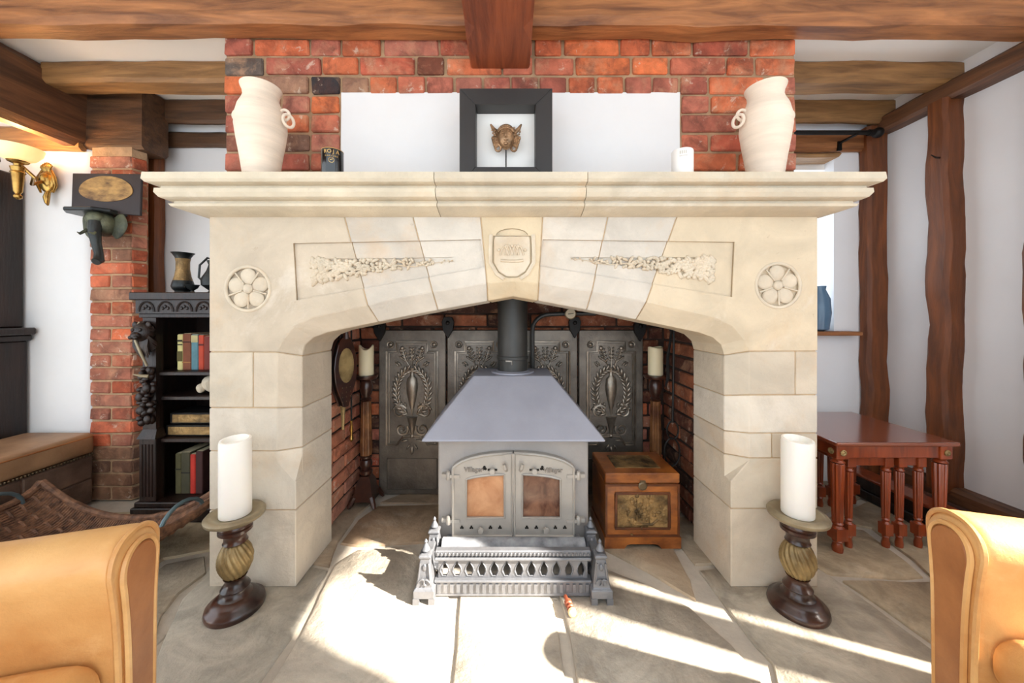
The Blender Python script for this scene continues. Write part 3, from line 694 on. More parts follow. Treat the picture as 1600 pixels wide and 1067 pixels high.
# ------------------------------------------------------------------ iron fireback panels
def fireback(x0, x1, label):
    Y = 1.845; w = x1-x0; c = (x0+x1)/2; H = .85
    t = thing('fireback_panel', label, 'fireback', (c, Y, 0), 'cast iron firebacks')
    MB().box(x0+.002, x1-.002, Y, Y+.022, 0.002, H).build('plate', M_iron, t, bevel=.004)
    bx = lambda x, z, y=-.004: Vector((c+x, Y+y, z))
    hw = w/2-.045
    fr = [(-hw,.26),(-hw,.74),(-hw+.05,.74),(-hw+.05,.79),(hw-.05,.79),(hw-.05,.74),(hw,.74),(hw,.26),(hw-.05,.26),(.045,.30),(0,.305),(-.045,.30),(-hw+.05,.26)]
    m = MB(); m.tube([bx(*p) for p in fr], .006, 4, closed=True)
    m.tube([bx(p[0]*.90, .52+(p[1]-.52)*.955) for p in fr], .003, 4, closed=True); m.build('moulded_border', M_ironhi, t)
    m = MB()
    for sx in (-1, 1):
        C = bx(sx*(hw-.018), .775)
        m = MB(); m.tube([C+Vector((.016*math.cos(2*PI*i/14), 0, .016*math.sin(2*PI*i/14))) for i in range(14)], .003, 5, closed=True)
        m.lathe([(.011,0),(.009,.003),(.003,.006)], C+Vector((0,.004,0)), 14, axis=Matrix.Rotation(R(90), 3, 'X'))
        m.build('roundel', M_ironhi, t, smooth=True)
    fl = [(.003,.41),(.006,.44),(.010,.45),(.026,.52),(.030,.56),(.026,.60),(.010,.615),(.009,.64),(.018,.655)]
    m = MB(); m.loft([[bx(r_*math.cos(a), z, -.004-.6*r_*math.sin(a)) for a in [PI*i/8 for i in range(9)]] for r_, z in fl], cap=False, closed=False)
    m.lathe([(.006,.30),(.016,.36),(.026,.40),(.03,.405)], (c, Y, 0), 12)
    m.build('urn_relief', M_ironhi, t, smooth=True, angle=60)
    m = MB()
    def leaf(x, z, a, l, wd=.010):
        m.ball(bx(x+math.cos(a)*l*.5, z+math.sin(a)*l*.5), l*.55, .006, wd*.5, 6, 4, rot=Matrix.Rotation(-a, 3, 'Y'))
    for sx in (-1, 1):
        pts = []
        for i in range(13):
            a = -1.25+2.5*i/12; x = .082*math.cos(a)*1.0; z = .53+.118*math.sin(a)
            pts.append(bx(sx*x, z)); tang = math.atan2(.118*math.cos(a), -.082*math.sin(a))
            for s3 in (-.6, .6):
                aa = tang+s3; leaf(sx*x, z, aa if sx > 0 else PI-aa, .036, .015)
        m.tube(pts, .003, 5)
        for k in range(5): leaf(sx*(.02+.012*k), .685+.006*k*(1 if k < 3 else -1), (.5+.1*k) if sx > 0 else PI-(.5+.1*k), .03)
        st = [bx(sx*.012, .66), bx(sx*.035, .70), bx(sx*.05, .75)]; m.tube(st, .003, 5); m.ball(bx(sx*.052, .757), .011, .007, .011, 8, 5)
        for k in range(4): leaf(sx*(.03+.006*k), .69+.016*k, (2.3 if sx > 0 else PI-2.3), .022); leaf(sx*(.03+.006*k), .69+.016*k, (.6 if sx > 0 else PI-.6), .022)
        for (cx_, cz_, rad, tw) in ((.052, .34, .034, 1), (.062, .43, .036, -1)):
            sp = [bx(sx*(cx_+rad*(1-i/22)*math.cos(tw*i*.5+2.6)), cz_+rad*(1-i/22)*math.sin(tw*i*.5+2.6)) for i in range(20)]
            m.tube(sp, [.007-.0002*i for i in range(20)], 5)
        for k in range(5): leaf(sx*(.03+.014*k), .455+.012*math.sin(k*.8), (1.2-.5*k) if sx > 0 else PI-(1.2-.5*k), .024)
        leaf(sx*.012, .262, -1.0 if sx > 0 else PI+1.0, .03); leaf(sx*.02, .285, -.2 if sx > 0 else PI+.2, .04)
    leaf(0, .70, PI/2, .03, .014); m.tube([bx(0, .66), bx(0, .76)], .003, 5)
    for k in range(4):
        leaf(0, .69+.018*k, .9, .024); leaf(0, .69+.018*k, PI-.9, .024)
    leaf(0, .25, -PI/2, .04, .016); m.ball(bx(0, .305), .011, .007, .011, 8, 5)
    m.build('leaf_relief', M_ironhi, t, smooth=True, angle=60)['kind'] = 'stuff'
    MB().box(c-hw, c+hw, Y-.004, Y+.005, .03, .19).build('lower_panel', M_iron, t, bevel=.003)
    return t
fireback(-.672, -.322, 'cast iron fireback with urn and wreath, leftmost by the left candle stand')
fireback(-.320, .016, 'cast iron fireback half hidden left of the flue pipe')
fireback(.018, .356, 'cast iron fireback half hidden right of the flue pipe')
fireback(.358, .694, 'cast iron fireback with urn and wreath, rightmost above the wooden chest')
for (px, py, lab) in ((700, 512, 'dark iron clamp holding the two left firebacks together'), (898, 512, 'dark iron clamp below the round gauge'), (593, 517, 'dark iron clamp on the top left fireback corner'), (1000, 517, 'dark iron clamp on the top right fireback corner')):
    c = Wp(px, py, 1.83); m = MB(); s_ = .03
    m.prism([(-.032,.03),(-.02,.055),(.02,.055),(.032,.03),(.026,-.01),(0,-.055),(-.026,-.01)], lambda p: Vector((c.x+p[0], 1.822, c.z+p[1])), lambda p: Vector((c.x+p[0], 1.844, c.z+p[1])))
    m.ball((c.x, 1.82, c.z+.025), .011, .008, .011, 8, 6)
    tag(m.build('iron_clamp', M_black, bevel=.004), lab, 'clamp', 'fireback clamps')

# ------------------------------------------------------------------ stove
SX = .017
stv = thing('wood_stove', 'grey iron wood stove with hood and twin glazed doors', 'stove', (SX, 1.55, 0))
YS = 1.36
MB().box(SX-.286, SX+.286, YS, 1.75, .055, .475)  .build('body', mat('stove_body_paint', (158, 153, 149), rough=.5, var=.12, scale=4, bump=.08, bscale=100, metal=.2, patch=(((120,118,122), 3, .5, .7, .5),)), stv, bevel=.012, seg=3, smooth=True)
m = MB()
e0 = [(-.334, 1.30), (.334, 1.30), (.334, 1.77), (-.334, 1.77)]; e1 = [(-.165, 1.50), (.165, 1.50), (.165, 1.71), (-.165, 1.71)]
m.loft([[Vector((SX+x, y, .468)) for x, y in e0], [Vector((SX+x, y, .474)) for x, y in e0], [Vector((SX+x, y, .674)) for x, y in e1]])
m.build('hood', M_stove, stv, bevel=.003)
MB().lathe([(.095,.670),(.095,.680),(.088,.682),(.075,.679),(.07,.682)], (SX, 1.605, 0), 40).build('collar', M_stove, stv, smooth=True)
flue = MB().lathe([(.067,.676),(.067,.73),(.0705,.732),(.0705,.745),(.067,.747),(.067,1.30)], (SX, 1.615, 0), 36).build('flue_pipe', M_flue, stv, smooth=True)
m = MB(); m.tube([Vector((SX-.005, 1.545, .715)), Vector((SX-.005, 1.53, .73)), Vector((SX-.03, 1.525, .732))], .004, 6); m.build('damper_handle', M_stovel, flue)
for x in (-.2, .2):
    for y in (1.42, 1.70): MB().lathe([(.022,0),(.016,.03),(.02,.058)], (SX+x, y, 0), 12).build('foot', M_stove, stv, smooth=True)
# doors
def arch_z(x): return .345 + .072*math.sqrt(max(0, 1-(abs(x)/.232)**2.2))
for sg in (-1, 1):
    outl = [(sg*.003,.10),(sg*.228,.10)] + [(sg*x, arch_z(x)) for x in (.228,.222,.21,.19,.16,.12,.08,.04,.003)]
    wi = [(sg*.033,.172),(sg*.176,.172)] + [(sg*x, .30+.034*math.sqrt(max(0, 1-((x-.033)/.16)**2))) for x in (.176,.165,.145,.12,.09,.06,.05,.04,.033)]
    n = len(outl); Yd = YS-.022
    P = lambda q, y: Vector((SX+q[0], y, q[1]))
    m = MB()
    vs_ = [P(q, Yd) for q in outl] + [P(q, Yd) for q in wi] + [P(q, YS) for q in outl] + [P(q, Yd+.014) for q in wi]
    fs_ = []
    for i in range(n):
        j = (i+1) % n; fs_ += [(i, j, n+j, n+i), (i, 2*n+i, 2*n+j, j), (n+i, n+j, 3*n+j, 3*n+i)]
    m.add(vs_, fs_)
    door = m.build('door', M_stovel, stv, smooth=True, angle=30)
    m = MB(); m.tube([P((q[0]*.985+sg*.001, .255+(q[1]-.255)*.965), Yd-.001) for q in outl], .0055, 6, closed=True)
    m.tube([P((q[0], q[1]), Yd-.001) for q in wi], .0045, 6, closed=True); m.build('door_moulding', M_stovel, door, smooth=True)
    MB().prism(wi, lambda q: P(q, Yd+.010), lambda q: P(q, Yd+.016)).build('pane', M_amber if sg < 0 else M_smoke, door)
    m = MB()
    for k in range(5):
        if k == 2: continue
        x = sg*(.05+.0355*k); C = P((x, .137), Yd-.0008)
        for (a, b) in ((-.0035, -.002), (.0035, -.002), (0, .004)): m.lathe([(.0035, 0), (.0035, .0012)], C+Vector((a, -.0005, b)), 10, axis=Matrix.Rotation(R(90), 3, 'X'))
    C = P((sg*.108, .357), Yd-.001)
    for (a, b) in ((-.004,-.002),(.004,-.002),(0,.005)): m.lathe([(.005,0),(.005,.0012)], C+Vector((a,0,b)), 10, axis=Matrix.Rotation(R(90), 3, 'X'))
    m.box(SX+sg*.078-.018, SX+sg*.078+.018, Yd-.002, Yd, .348, .355)
    m.build('air_slots', M_black, door)['kind'] = 'stuff'
    for (x, z) in ((.121, .133), (.078, .351)):
        MB().lathe([(.004,0),(.004,.008),(.011,.010),(.012,.016),(.010,.02)], P((sg*x, z), Yd), 7, axis=Matrix.Rotation(R(90), 3, 'X')).build('air_knob', M_stovel, door)
    MB().tube([P((sg*.026,.35), Yd-.004), P((sg*.030,.365), Yd-.02), P((sg*.034,.38), Yd-.022)], [.006,.008,.006], 8).build('latch', M_stovel, door, smooth=True)
    for z in (.327, .160):
        m = MB(); m.lathe([(.008,-.013),(.009,-.011),(.009,.011),(.008,.013)], P((sg*.243, z), YS-.02), 10); m.ball(P((sg*.243, z+.014), YS-.02), .008, .008, .006, 8, 5)
        m.box(*sorted((SX+sg*.2, SX+sg*.245)), YS-.026, YS-.014, z-.006, z+.006); m.box(*sorted((SX+sg*.24, SX+sg*.268)), YS-.02, YS, z-.007, z+.007)
        m.build('hinge', M_stovel, stv, smooth=True)
    text_part('lettering', 'Villager', .024, P((sg*.148, .352 if sg < 0 else .350), Yd-.001), mat('shadowed_lettering', (140, 133, 126), rough=.4, var=.1, bump=0, metal=.4), door, depth=.003, bold=.0006)  # letters toned darker than the door to stand in for their relief shadows
m = MB(); m.tube([Vector((SX-.258, 1.305, .088)), Vector((SX+.258, 1.305, .088))], .029, 16); m.box(SX-.25, SX+.25, 1.305, YS, .06, .098); m.build('ash_lip', M_ash, stv, smooth=True)

# thermometer pipe and gauge
gp = thing('gauge_pipe', 'bent grey pipe with round cream gauge right of the flue', 'gauge', (.12, 1.76, 0))
pts = [Wp(832, 660, 1.812), Wp(832, 530, 1.812)] + [Wp(832+28*(1-math.cos(a)), 515-24*math.sin(a), 1.812) for a in [PI/2*i/6 for i in range(7)]] + [Wp(890, 490, 1.812), Wp(930, 490, 1.812)]
m = MB(); m.tube([Vector((pts[0].x, pts[0].y, .0))] + pts, .011, 10); m.build('pipe', M_flue, gp, smooth=True)
c = Wp(891, 490, 1.795); g_ = MB().lathe([(.027,0),(.029,.004),(.029,.012),(.025,.014)], c, 24, axis=Matrix.Rotation(R(90), 3, 'X')).build('gauge', M_nail, gp, smooth=True)
MB().lathe([(.024,.0135),(.024,.0155)], c, 24, axis=Matrix.Rotation(R(90), 3, 'X')).build('dial', M_dial, g_)
m = MB(); m.obox(c+Vector((0, -.0165, 0)), (.014, 0, .002), (0, .0005, 0), (0, 0, .0015)); m.build('needle', M_black, g_)

# ------------------------------------------------------------------ fender
fn = thing('hearth_fender', 'silvery cast iron hearth fender with pointed arch openings in front of stove', 'fender', (SX, 1.2, 0))
fx0, fx1, fy = -.245, .272, 1.19
m = MB()
def arch_panel(P0, U, n, cw, z0, z1, th):
    # n cells of width cw along U from P0 ; each cell with a pointed arch hole
    for k in range(n):
        o_ = P0+U*(k*cw)
        c0 = cw/2; zb = z0+.008; hh = z1-z0-.016
        hole = [(c0-.006, zb), (c0+.006, zb), (c0+.012, zb+hh*.35), (c0+.010, zb+hh*.6), (c0, zb+hh), (c0-.010, zb+hh*.6), (c0-.012, zb+hh*.35)]
        outer = [(0, z0), (cw, z0), (cw, z0+hh*.35), (cw, z0+hh*.7), (c0, z1), (0, z0+hh*.7), (0, z0+hh*.35)]
        corners = [((cw, z0+hh*.7), (cw, z1), (c0, z1)), ((c0, z1), (0, z1), (0, z0+hh*.7))]
        nn = len(hole); V = lambda q, y: o_+U*q[0]+Vector((0, 0, q[1]))+y
        Nn = Vector((U.y, -U.x, 0)); f0, f1 = Nn*(th/2), Nn*(-th/2)
        vs_ = [V(q, f0) for q in outer]+[V(q, f0) for q in hole]+[V(q, f1) for q in outer]+[V(q, f1) for q in hole]
        fs_ = []
        for i in range(nn):
            j = (i+1) % nn; fs_ += [(i, j, nn+j, nn+i), (2*nn+i, 2*nn+j, 3*nn+j, 3*nn+i), (nn+i, nn+j, 3*nn+j, 3*nn+i)]
        m.add(vs_, fs_)
        for tri in corners: m.add([V(q, f0) for q in tri]+[V(q, f1) for q in tri], [(0,1,2), (3,5,4)])
        m.tube([V((q[0]*1.0+(q[0]-c0)*.25, q[1]+.001), f0) for q in hole], .0022, 4, closed=True)
arch_panel(Vector((fx0+.012, fy, 0)), Vector((1, 0, 0)), 12, (fx1-fx0-.024)/12, .058, .122, .008)
m.build('arched_front', M_fender, fn)
m = MB(); m.box(fx0, fx1, fy-.012, fy+.012, .012, .056); m.box(fx0, fx1, fy-.018, fy+.016, .052, .060); m.box(fx0, fx1, fy-.012, fy+.012, .004, .014); m.build('lower_rail', M_fender, fn, bevel=.002)
m = MB(); m.box(fx0, fx1, fy-.014, fy+.02, .120, .130); m.box(fx0, fx1, fy-.006, fy+.018, .130, .150); m.build('upper_rail', M_fender, fn, bevel=.003)
m = MB()
nb = 24
for i in range(nb):
    x = fx0+.015+(fx1-fx0-.03)*i/(nb-1); m.box(x-.005, x+.005, fy-.016, fy-.010, .020, .046)
for i in range(40):
    x = fx0+.01+(fx1-fx0-.02)*i/39; m.ball((x, fy-.008, .139), .0045, .004, .006, 6, 4)
m.build('beading', M_fender, fn, smooth=True)['kind'] = 'stuff'
for sg in (-1, 1):
    xx_ = fx0-.028 if sg < 0 else fx1+.028
    xb_ = xx_+sg*.01
    m = MB(); m.box(min(xx_, xb_)-.006, max(xx_, xb_)+.006, fy, 1.345, .03, .10); m.box(min(xx_, xb_)-.012, max(xx_, xb_)+.012, fy, 1.345, .004, .03); m.box(min(xx_, xb_)-.010, max(xx_, xb_)+.010, fy, 1.345, .10, .112)
    m.build('side_rail', M_fender, fn, bevel=.003)
    for (yy_, hs) in ((fy-.008, 1.0), (1.318, .98)):
        m = MB(); sq = lambda w, z: [Vector((xx_+a*w, yy_+b*w, z*hs)) for a, b in ((-1,-1),(1,-1),(1,1),(-1,1))]
        m.loft([sq(.034, .018), sq(.034, .045), sq(.030, .048), sq(.027, .052), sq(.016, .135), sq(.020, .138), sq(.020, .146), sq(.012, .15)])
        post = m.build('corner_post', M_fender, fn, bevel=.002)
        for a, b in ((-1,-1),(1,-1),(1,1),(-1,1)): MB().box(xx_+a*.025-.010, xx_+a*.025+.010, yy_+b*.025-.010, yy_+b*.025+.010, 0, .02).build('foot', M_fender, post)
        MB().lathe([(.008,.148*hs),(.014,.158*hs),(.009,.168*hs),(.004,.178*hs),(.006,.184*hs),(.001,.192*hs)], (xx_, yy_, 0), 10).build('finial', M_fender, post, smooth=True)
        m = MB()
        for s2 in (-1, 1):
            m.tube([Vector((xx_+s2*.012*(1-i/12)*math.cos(i*.55)+s2*.006, yy_-.029, .068+.010*math.sin(i*.55))) for i in range(10)], .0028, 5)
            m.tube([Vector((xx_+s2*.020, yy_-.028, .062)), Vector((xx_+s2*.013, yy_-.021, .125))], .003, 5)
        m.ball((xx_, yy_-.020, .11), .007, .004, .012, 8, 5); m.build('scroll_relief', M_fender, post, smooth=True)
# small turned poker handle under the fender
hd = thing('poker_handle', 'red turned wooden handle with pale tip lying under the fender', 'poker', (.192, 1.13, 0))
a_, b_ = Vector((.184, 1.168, .014)), Vector((.196, 1.10, .014)); dv = (b_-a_)
MB().tube([a_+dv*f for f in (0, .3, .34, .5, .54, .7, .74, .85)], [.006,.006,.012,.012,.009,.012,.009,.012], 10).build('grip', M_redw, hd, smooth=True)
MB().tube([a_+dv*f for f in (.85, .88, 1.0, 1.04)], [.011,.013,.013,.008], 10).build('tip', M_pale, hd, smooth=True)

# ------------------------------------------------------------------ wooden chest
cx0, cx1, cy0, cy1 = .385, .681, 1.43, 1.655
ct = thing('wooden_chest', 'small wooden chest with embossed panels right of the stove', 'chest', ((cx0+cx1)/2, (cy0+cy1)/2, 0))
MB().box(cx0, cx1, cy0, cy1, .045, .254).build('body', M_chest, ct, bevel=.003)
lid = MB().box(cx0-.001, cx1+.001, cy0-.002, cy1, .257, .297).build('lid', M_chest, ct, bevel=.004)
m = MB(); P2 = [(.055,.045),(.06,.03)]
MB().box(cx0+.055, cx1-.055, cy0+.05, cy1-.045, .2965, .2985).build('lid_panel', M_gilt, lid)
def rect_frame(m, x0, x1, z0, z1, y0, y1, w):
    m.box(x0, x1, y0, y1, z0, z0+w); m.box(x0, x1, y0, y1, z1-w, z1); m.box(x0, x0+w, y0, y1, z0+w, z1-w); m.box(x1-w, x1, y0, y1, z0+w, z1-w)
m = MB(); rect_frame(m, cx0+.038, cx1-.038, .073, .223, cy0-.005, cy0, .010); m.build('panel_moulding', M_chestd, ct, bevel=.002)
m = MB(); rect_frame(m, cx0, cx1, .045, .254, cy0-.003, cy0, .008); m.build('edge_trim', M_chestd, ct)
gp_ = MB().box(cx0+.048, cx1-.048, cy0-.002, cy0, .083, .213).build('front_panel', M_gilt, ct)
m = MB(); rnd = random.Random(5)
for k in range(46):
    m.ball((.533+rnd.gauss(0, .034), cy0-.002, .142+rnd.gauss(0, .028)), rnd.uniform(.004,.011), .004, rnd.uniform(.004,.011), 7, 5)
m.tube([Vector((.48, cy0-.003, .11)), Vector((.50, cy0-.004, .095)), Vector((.57, cy0-.004, .095)), Vector((.595, cy0-.003, .115))], .005, 6)
for x in (.51, .535, .56): m.tube([Vector((x, cy0-.003, .10)), Vector((x, cy0-.003, .195))], .0025, 5)
m.build('embossed_ship', M_gilt, gp_, smooth=True)
m = MB(); m.lathe([(.018,0),(.018,.003),(.012,.005)], (.533, cy0-.002, .248), 16, axis=Matrix.Rotation(R(90), 3, 'X')); m.box(.522, .544, cy0-.006, cy0-.001, .252, .270); m.build('lock', M_nail, ct, bevel=.001)
bs = [(cx0-.004, .045), (cx0-.004, .0), (cx0+.075, .0), (cx0+.085, .014), (cx0+.10, .018), (cx1-.10, .018), (cx1-.085, .014), (cx1-.075, .0), (cx1+.004, .0), (cx1+.004, .045)]
m = MB(); m.prism(bs, lambda p: Vector((p[0], cy0-.006, p[1])), lambda p: Vector((p[0], cy0+.012, p[1]))); m.box(cx0-.004, cx0+.012, cy0+.01, cy1, 0, .045); m.box(cx1-.012, cx1+.004, cy0+.01, cy1, 0, .045); m.build('bracket_base', M_chest, ct)

# ------------------------------------------------------------------ tall candle stands and candles in the recess
def candle_stand(x, y, label):
    t = thing('candle_stand', label, 'candle stand', (x, y, 0), 'tall fluted candle stands')
    m = MB(); sq = lambda w, z: [Vector((x+a*w, y+b*w, z)) for a, b in ((-1,-1),(1,-1),(1,1),(-1,1))]
    m.loft([sq(.050,.03), sq(.046,.06), sq(.040,.075), sq(.034,.115), sq(.022,.14)])
    for a, b in ((-1,-1),(1,-1),(1,1),(-1,1)): m.tube([Vector((x+a*.042, y+b*.042, .05)), Vector((x+a*.056, y+b*.056, .02)), Vector((x+a*.062, y+b*.062, .006))], [.014,.012,.007], 7)
    m.build('base', M_turn, t, smooth=True, angle=40)
    m = MB(); m.lathe([(.02,.14),(.03,.15),(.03,.165),(.018,.17),(.027,.185),(.03,.20),(.024,.217),(.015,.222),(.028,.228),(.028,.236),(.018,.24)], (x, y, 0), 18); m.build('ball_knop', M_turn, t, smooth=True)
    m = MB(); m.lathe([(.024,.24),(.027,.26),(.022,.50),(.024,.505)], (x, y, 0), 40, mod=lambda a, z: 1+.09*math.cos(10*a)); m.build('fluted_column', mat('fluted_gilt_wood', (84, 48, 30), col2=(168, 116, 70), rough=.4, scale=8, bump=.1, coat=.2), t, smooth=True, angle=80)
    m = MB(); m.lathe([(.018,.505),(.026,.515),(.018,.525),(.028,.55),(.031,.575),(.026,.60),(.018,.61)], (x, y, 0), 20); m.build('vase_knop', M_turn, t, smooth=True)
    MB().lathe([(.02,.61),(.05,.615),(.056,.624),(.056,.632),(.05,.634)], (x, y, 0), 24).build('drip_plate', M_turn, t, smooth=True)
candle_stand(-.702, 1.765, 'tall fluted candle stand beside the bellows in the fireplace')
candle_stand(.722, 1.765, 'tall fluted candle stand behind the wooden chest')
for (x, lab, dz) in ((-.702, 'short ivory candle with melted rim on the left tall stand', .012), (.722, 'short ivory candle on the right tall stand', .003)):
    m = MB(); seg = 24; rings = []
    for (r_, z, k) in ((.035,.634,0),(.0355,.64,0),(.0355,.755,0),(.0345,.768,1),(.029,.770,1),(.026,.758,0),(.004,.755,0)):
        rings.append([Vector((x+r_*math.cos(2*PI*i/seg), 1.765+r_*math.sin(2*PI*i/seg), z+k*dz*math.sin(2*2*PI*i/seg+1))) for i in range(seg)])
    c = m.loft(rings).build('candle', M_waxc, smooth=True); tag(c, lab, 'candle', 'candles in the fireplace')

# bellows, poker, tongs
bl = thing('fire_bellows', 'black leather fire bellows hanging on the left brick cheek', 'bellows', (-.745, 1.56, .5))
def tear(s_): return [(s_*.0, .235), (s_*.02, .23), (s_*.038, .20), (s_*.052, .15), (s_*.058, .10), (s_*.052, .04), (s_*.035, -.01), (s_*.018, -.05), (s_*.012, -.07)]
prof = tear(1) + tear(-1)[::-1]
bu = Vector((.45, .89, 0)); bw = Vector((.89, -.45, 0)); bo = Vector((-.722, 1.56, .60))
def bpt(p, o_): return bo + bu*p[0] + Vector((0, 0, p[1])) + bw*o_
MB().prism(prof, lambda p: bpt(p, .012), lambda p: bpt(p, .022)).build('front_board', M_turn, bl, bevel=.002)
MB().prism([(x*.82, z*.95) for x, z in prof], lambda p: bpt(p, -.012), lambda p: bpt(p, .012)).build('leather_sides', M_black, bl)
MB().prism(prof, lambda p: bpt(p, -.022), lambda p: bpt(p, -.012)).build('rear_board', M_turn, bl, bevel=.002)
MB().prism([(.038*math.cos(2*PI*i/20), .11+.075*math.sin(2*PI*i/20)) for i in range(20)], lambda p: bpt(p, .021), lambda p: bpt(p, .0235)).build('oval_inlay', M_gold, bl)
for o_ in (-.017, .017): MB().tube([bpt((0, .225), o_), bpt((0, .26), o_), bpt((0, .335), o_)], [.014,.010,.013], 8).build('handle', M_turn, bl, smooth=True)
MB().tube([bpt((0, -.065), 0), bpt((0, -.10), 0), bpt((0, -.17), 0)], [.013,.009,.005], 8).build('nozzle', M_gold, bl, smooth=True)
m = MB()
for z in (-.03, -.01, .01, .03):
    for x in (-.02, 0, .02): m.ball(bpt((x, z-.015), .022), .003, .003, .003, 6, 4)
m.build('studs', M_nail, bl)['kind'] = 'stuff'
pk = thing('fire_poker', 'thin iron poker with brass handle hanging beside the bellows', 'poker', (-.73, 1.66, .4))
pt0, pt1 = Wp(549, 480, 1.66), Wp(549, 658, 1.66)
MB().tube([pt0, pt1], .004, 6).build('rod', M_black, pk)
MB().tube([Wp(549, y, 1.66) for y in (657, 660, 672, 676, 680, 686, 690)], [.006,.005,.009,.006,.005,.010,.003], 10).build('brass_grip', M_brass, pk, smooth=True)
tg = thing('fire_tongs', 'black iron tongs hanging on the right brick cheek', 'fire tool', (.70, 1.58, .4))
m = MB(); m.tube([Wp(1053, 505, 1.60), Wp(1052, 600, 1.60), Wp(1051, 660, 1.60)], .005, 6)
m.tube([Wp(1051+9*math.sin(a)*(1 if a < PI else 1), 672-14*math.cos(a), 1.60) for a in [2*PI*i/14 for i in range(15)]], .004, 6)
m.tube([Wp(1050+12*math.sin(a), 706-22*math.cos(a), 1.60) for a in [2*PI*i/14 for i in range(15)]], .004, 6); m.build('shaft', M_black, tg)
m = MB(); m.tube([Wp(1050, 515, 1.59), Wp(1043, 560, 1.59), Wp(1044, 590, 1.59), Wp(1040, 604, 1.59)], [.005,.007,.008,.004], 6); m.build('hook_arm', M_black, tg)
m = MB(); m.tube([Wp(1053, 508, 1.60), Wp(1046, 500, 1.60), Wp(1044, 512, 1.60), Wp(1049, 518, 1.60)], .004, 6); m.build('hook', M_black, tg)

# ------------------------------------------------------------------ big floor candlesticks
def candlestick(x, y, label, clabel):
    t = thing('candlestick', label, 'candlestick', (x, y, 0), 'floor candlesticks')
    L = lambda prof, n_, mt, **k: MB().lathe(prof, (x, y, 0), 36, **k).build(n_, mt, t, smooth=True, angle=50)
    L([(.078,.0),(.081,.010),(.078,.022),(.066,.028),(.064,.034),(.056,.040),(.046,.046)], 'base', M_turn)
    L([(.046,.046),(.038,.052),(.036,.066),(.040,.070),(.036,.076),(.028,.084),(.027,.098),(.032,.104)], 'lower_collar', M_turn)
    rings = []
    for j in range(21):
        f = j/20; z = .104+.105*f; r_ = .026+.020*math.sin(PI*f)**.8
        rings.append([Vector((x+(r_*(1+.07*math.cos(16*a+15*f)))*math.cos(a), y+(r_*(1+.07*math.cos(16*a+15*f)))*math.sin(a), z)) for a in [2*PI*i/84 for i in range(84)]])
    MB().loft(rings).build('twisted_knop', M_gold, t, smooth=True, angle=80)
    L([(.027,.209),(.034,.213),(.030,.22),(.031,.238),(.036,.243),(.046,.247),(.046,.256),(.042,.259),(.047,.263),(.047,.272),(.043,.276),(.047,.28)], 'upper_collar', M_turn)
    L([(.047,.279),(.066,.281),(.080,.290),(.082,.299),(.076,.306),(.062,.306),(.050,.298),(.002,.297)], 'drip_ring', M_ring)
    m = MB(); seg = 28; rings = []
    for (r_, z, k) in ((.043,.299,0),(.0435,.303,0),(.0435,.525,0),(.042,.536,1),(.036,.537,1),(.032,.520,0),(.003,.516,0)):
        rings.append([Vector((x+r_*math.cos(2*PI*i/seg), y+r_*math.sin(2*PI*i/seg), z+k*.003*math.sin(2*PI*i/seg))) for i in range(seg)])
    c = m.loft(rings).build('candle', M_wax, smooth=True); tag(c, clabel, 'candle', 'thick white floor candles')
candlestick(-.868, 1.138, 'dark candlestick with gilded twist standing before the left stone jamb', 'tall thick white candle on the left floor candlestick')
candlestick(.917, 1.138, 'dark candlestick with gilded twist standing before the right stone jamb', 'tall thick white candle on the right floor candlestick')

# ------------------------------------------------------------------ mantel objects
MZ = 1.3745
def vase(x, y, sg, label):
    t = thing('vase', label, 'vase', (x, y, MZ), 'pale terracotta vases')
    prof = [(.050,0),(.052,.004),(.054,.03),(.062,.09),(.072,.15),(.078,.195),(.077,.225),(.068,.262),(.057,.286),(.053,.300),(.055,.318),(.061,.330),(.062,.336),(.058,.337),(.049,.325),(.045,.302),(.045,.29)]
    MB().lathe([(r_, MZ+z) for r_, z in prof], (x, y, 0), 48, mod=lambda a, z: 1+.006*math.sin(z*420)).build('body', M_terra, t, smooth=True, angle=60)
    for s2 in (sg, -sg):
        c = Vector((x+s2*.079, y, MZ+.243)); q = [c+Vector((s2*.0, 0, 0))+Vector((s2*.018*math.sin(a), 0, .018*math.cos(a))) for a in [2*PI*i/18 for i in range(18)]]
        h = MB().tube(q, .005, 8, closed=True).build('lug', M_terra, t, smooth=True)
        if s2 == sg:
            c2 = c+Vector((s2*.017, -.004, -.022)); q = [c2+Vector((0+.009*s2*math.sin(a), .016*math.sin(a), .021*math.cos(a))) for a in [2*PI*i/18 for i in range(18)]]
            MB().tube(q, .005, 8, closed=True).build('ring', M_terra, h, smooth=True)
vase(-.853, 1.235, 1, 'tall pale terracotta vase on the left end of the mantel')
vase(.884, 1.235, -1, 'tall pale terracotta vase on the right end of the mantel')
jx, jy = -.578, 1.175
jb = thing('candle_jar', 'black glass candle jar with gold lettering on the mantel', 'candle', (jx, jy, MZ))
MB().lathe([(.032,MZ),(.034,MZ+.004),(.034,MZ+.088),(.0325,MZ+.090),(.0315,MZ+.088),(.0315,MZ+.07),(.001,MZ+.07)], (jx, jy, 0), 36).build('jar', M_blkgl, jb, smooth=True)
MB().tube([Vector((jx+.0332*math.cos(2*PI*i/36), jy+.0332*math.sin(2*PI*i/36), MZ+.0895)) for i in range(36)], .0012, 6, closed=True).build('gold_rim', M_goldl, jb)
def wrap_text(body, size, z, par, m_, a0, x, y, r_, sp):
    n = len(body)
    for i, chh in enumerate(body):
        if chh == ' ': continue
        a = a0+(i-(n-1)/2)*sp
        text_part('letter', chh, size, Vector((x+r_*math.sin(a), y-r_*math.cos(a), z)), m_, par, depth=.0004, rotz=a)
face = math.atan2(jx, jy)*-1
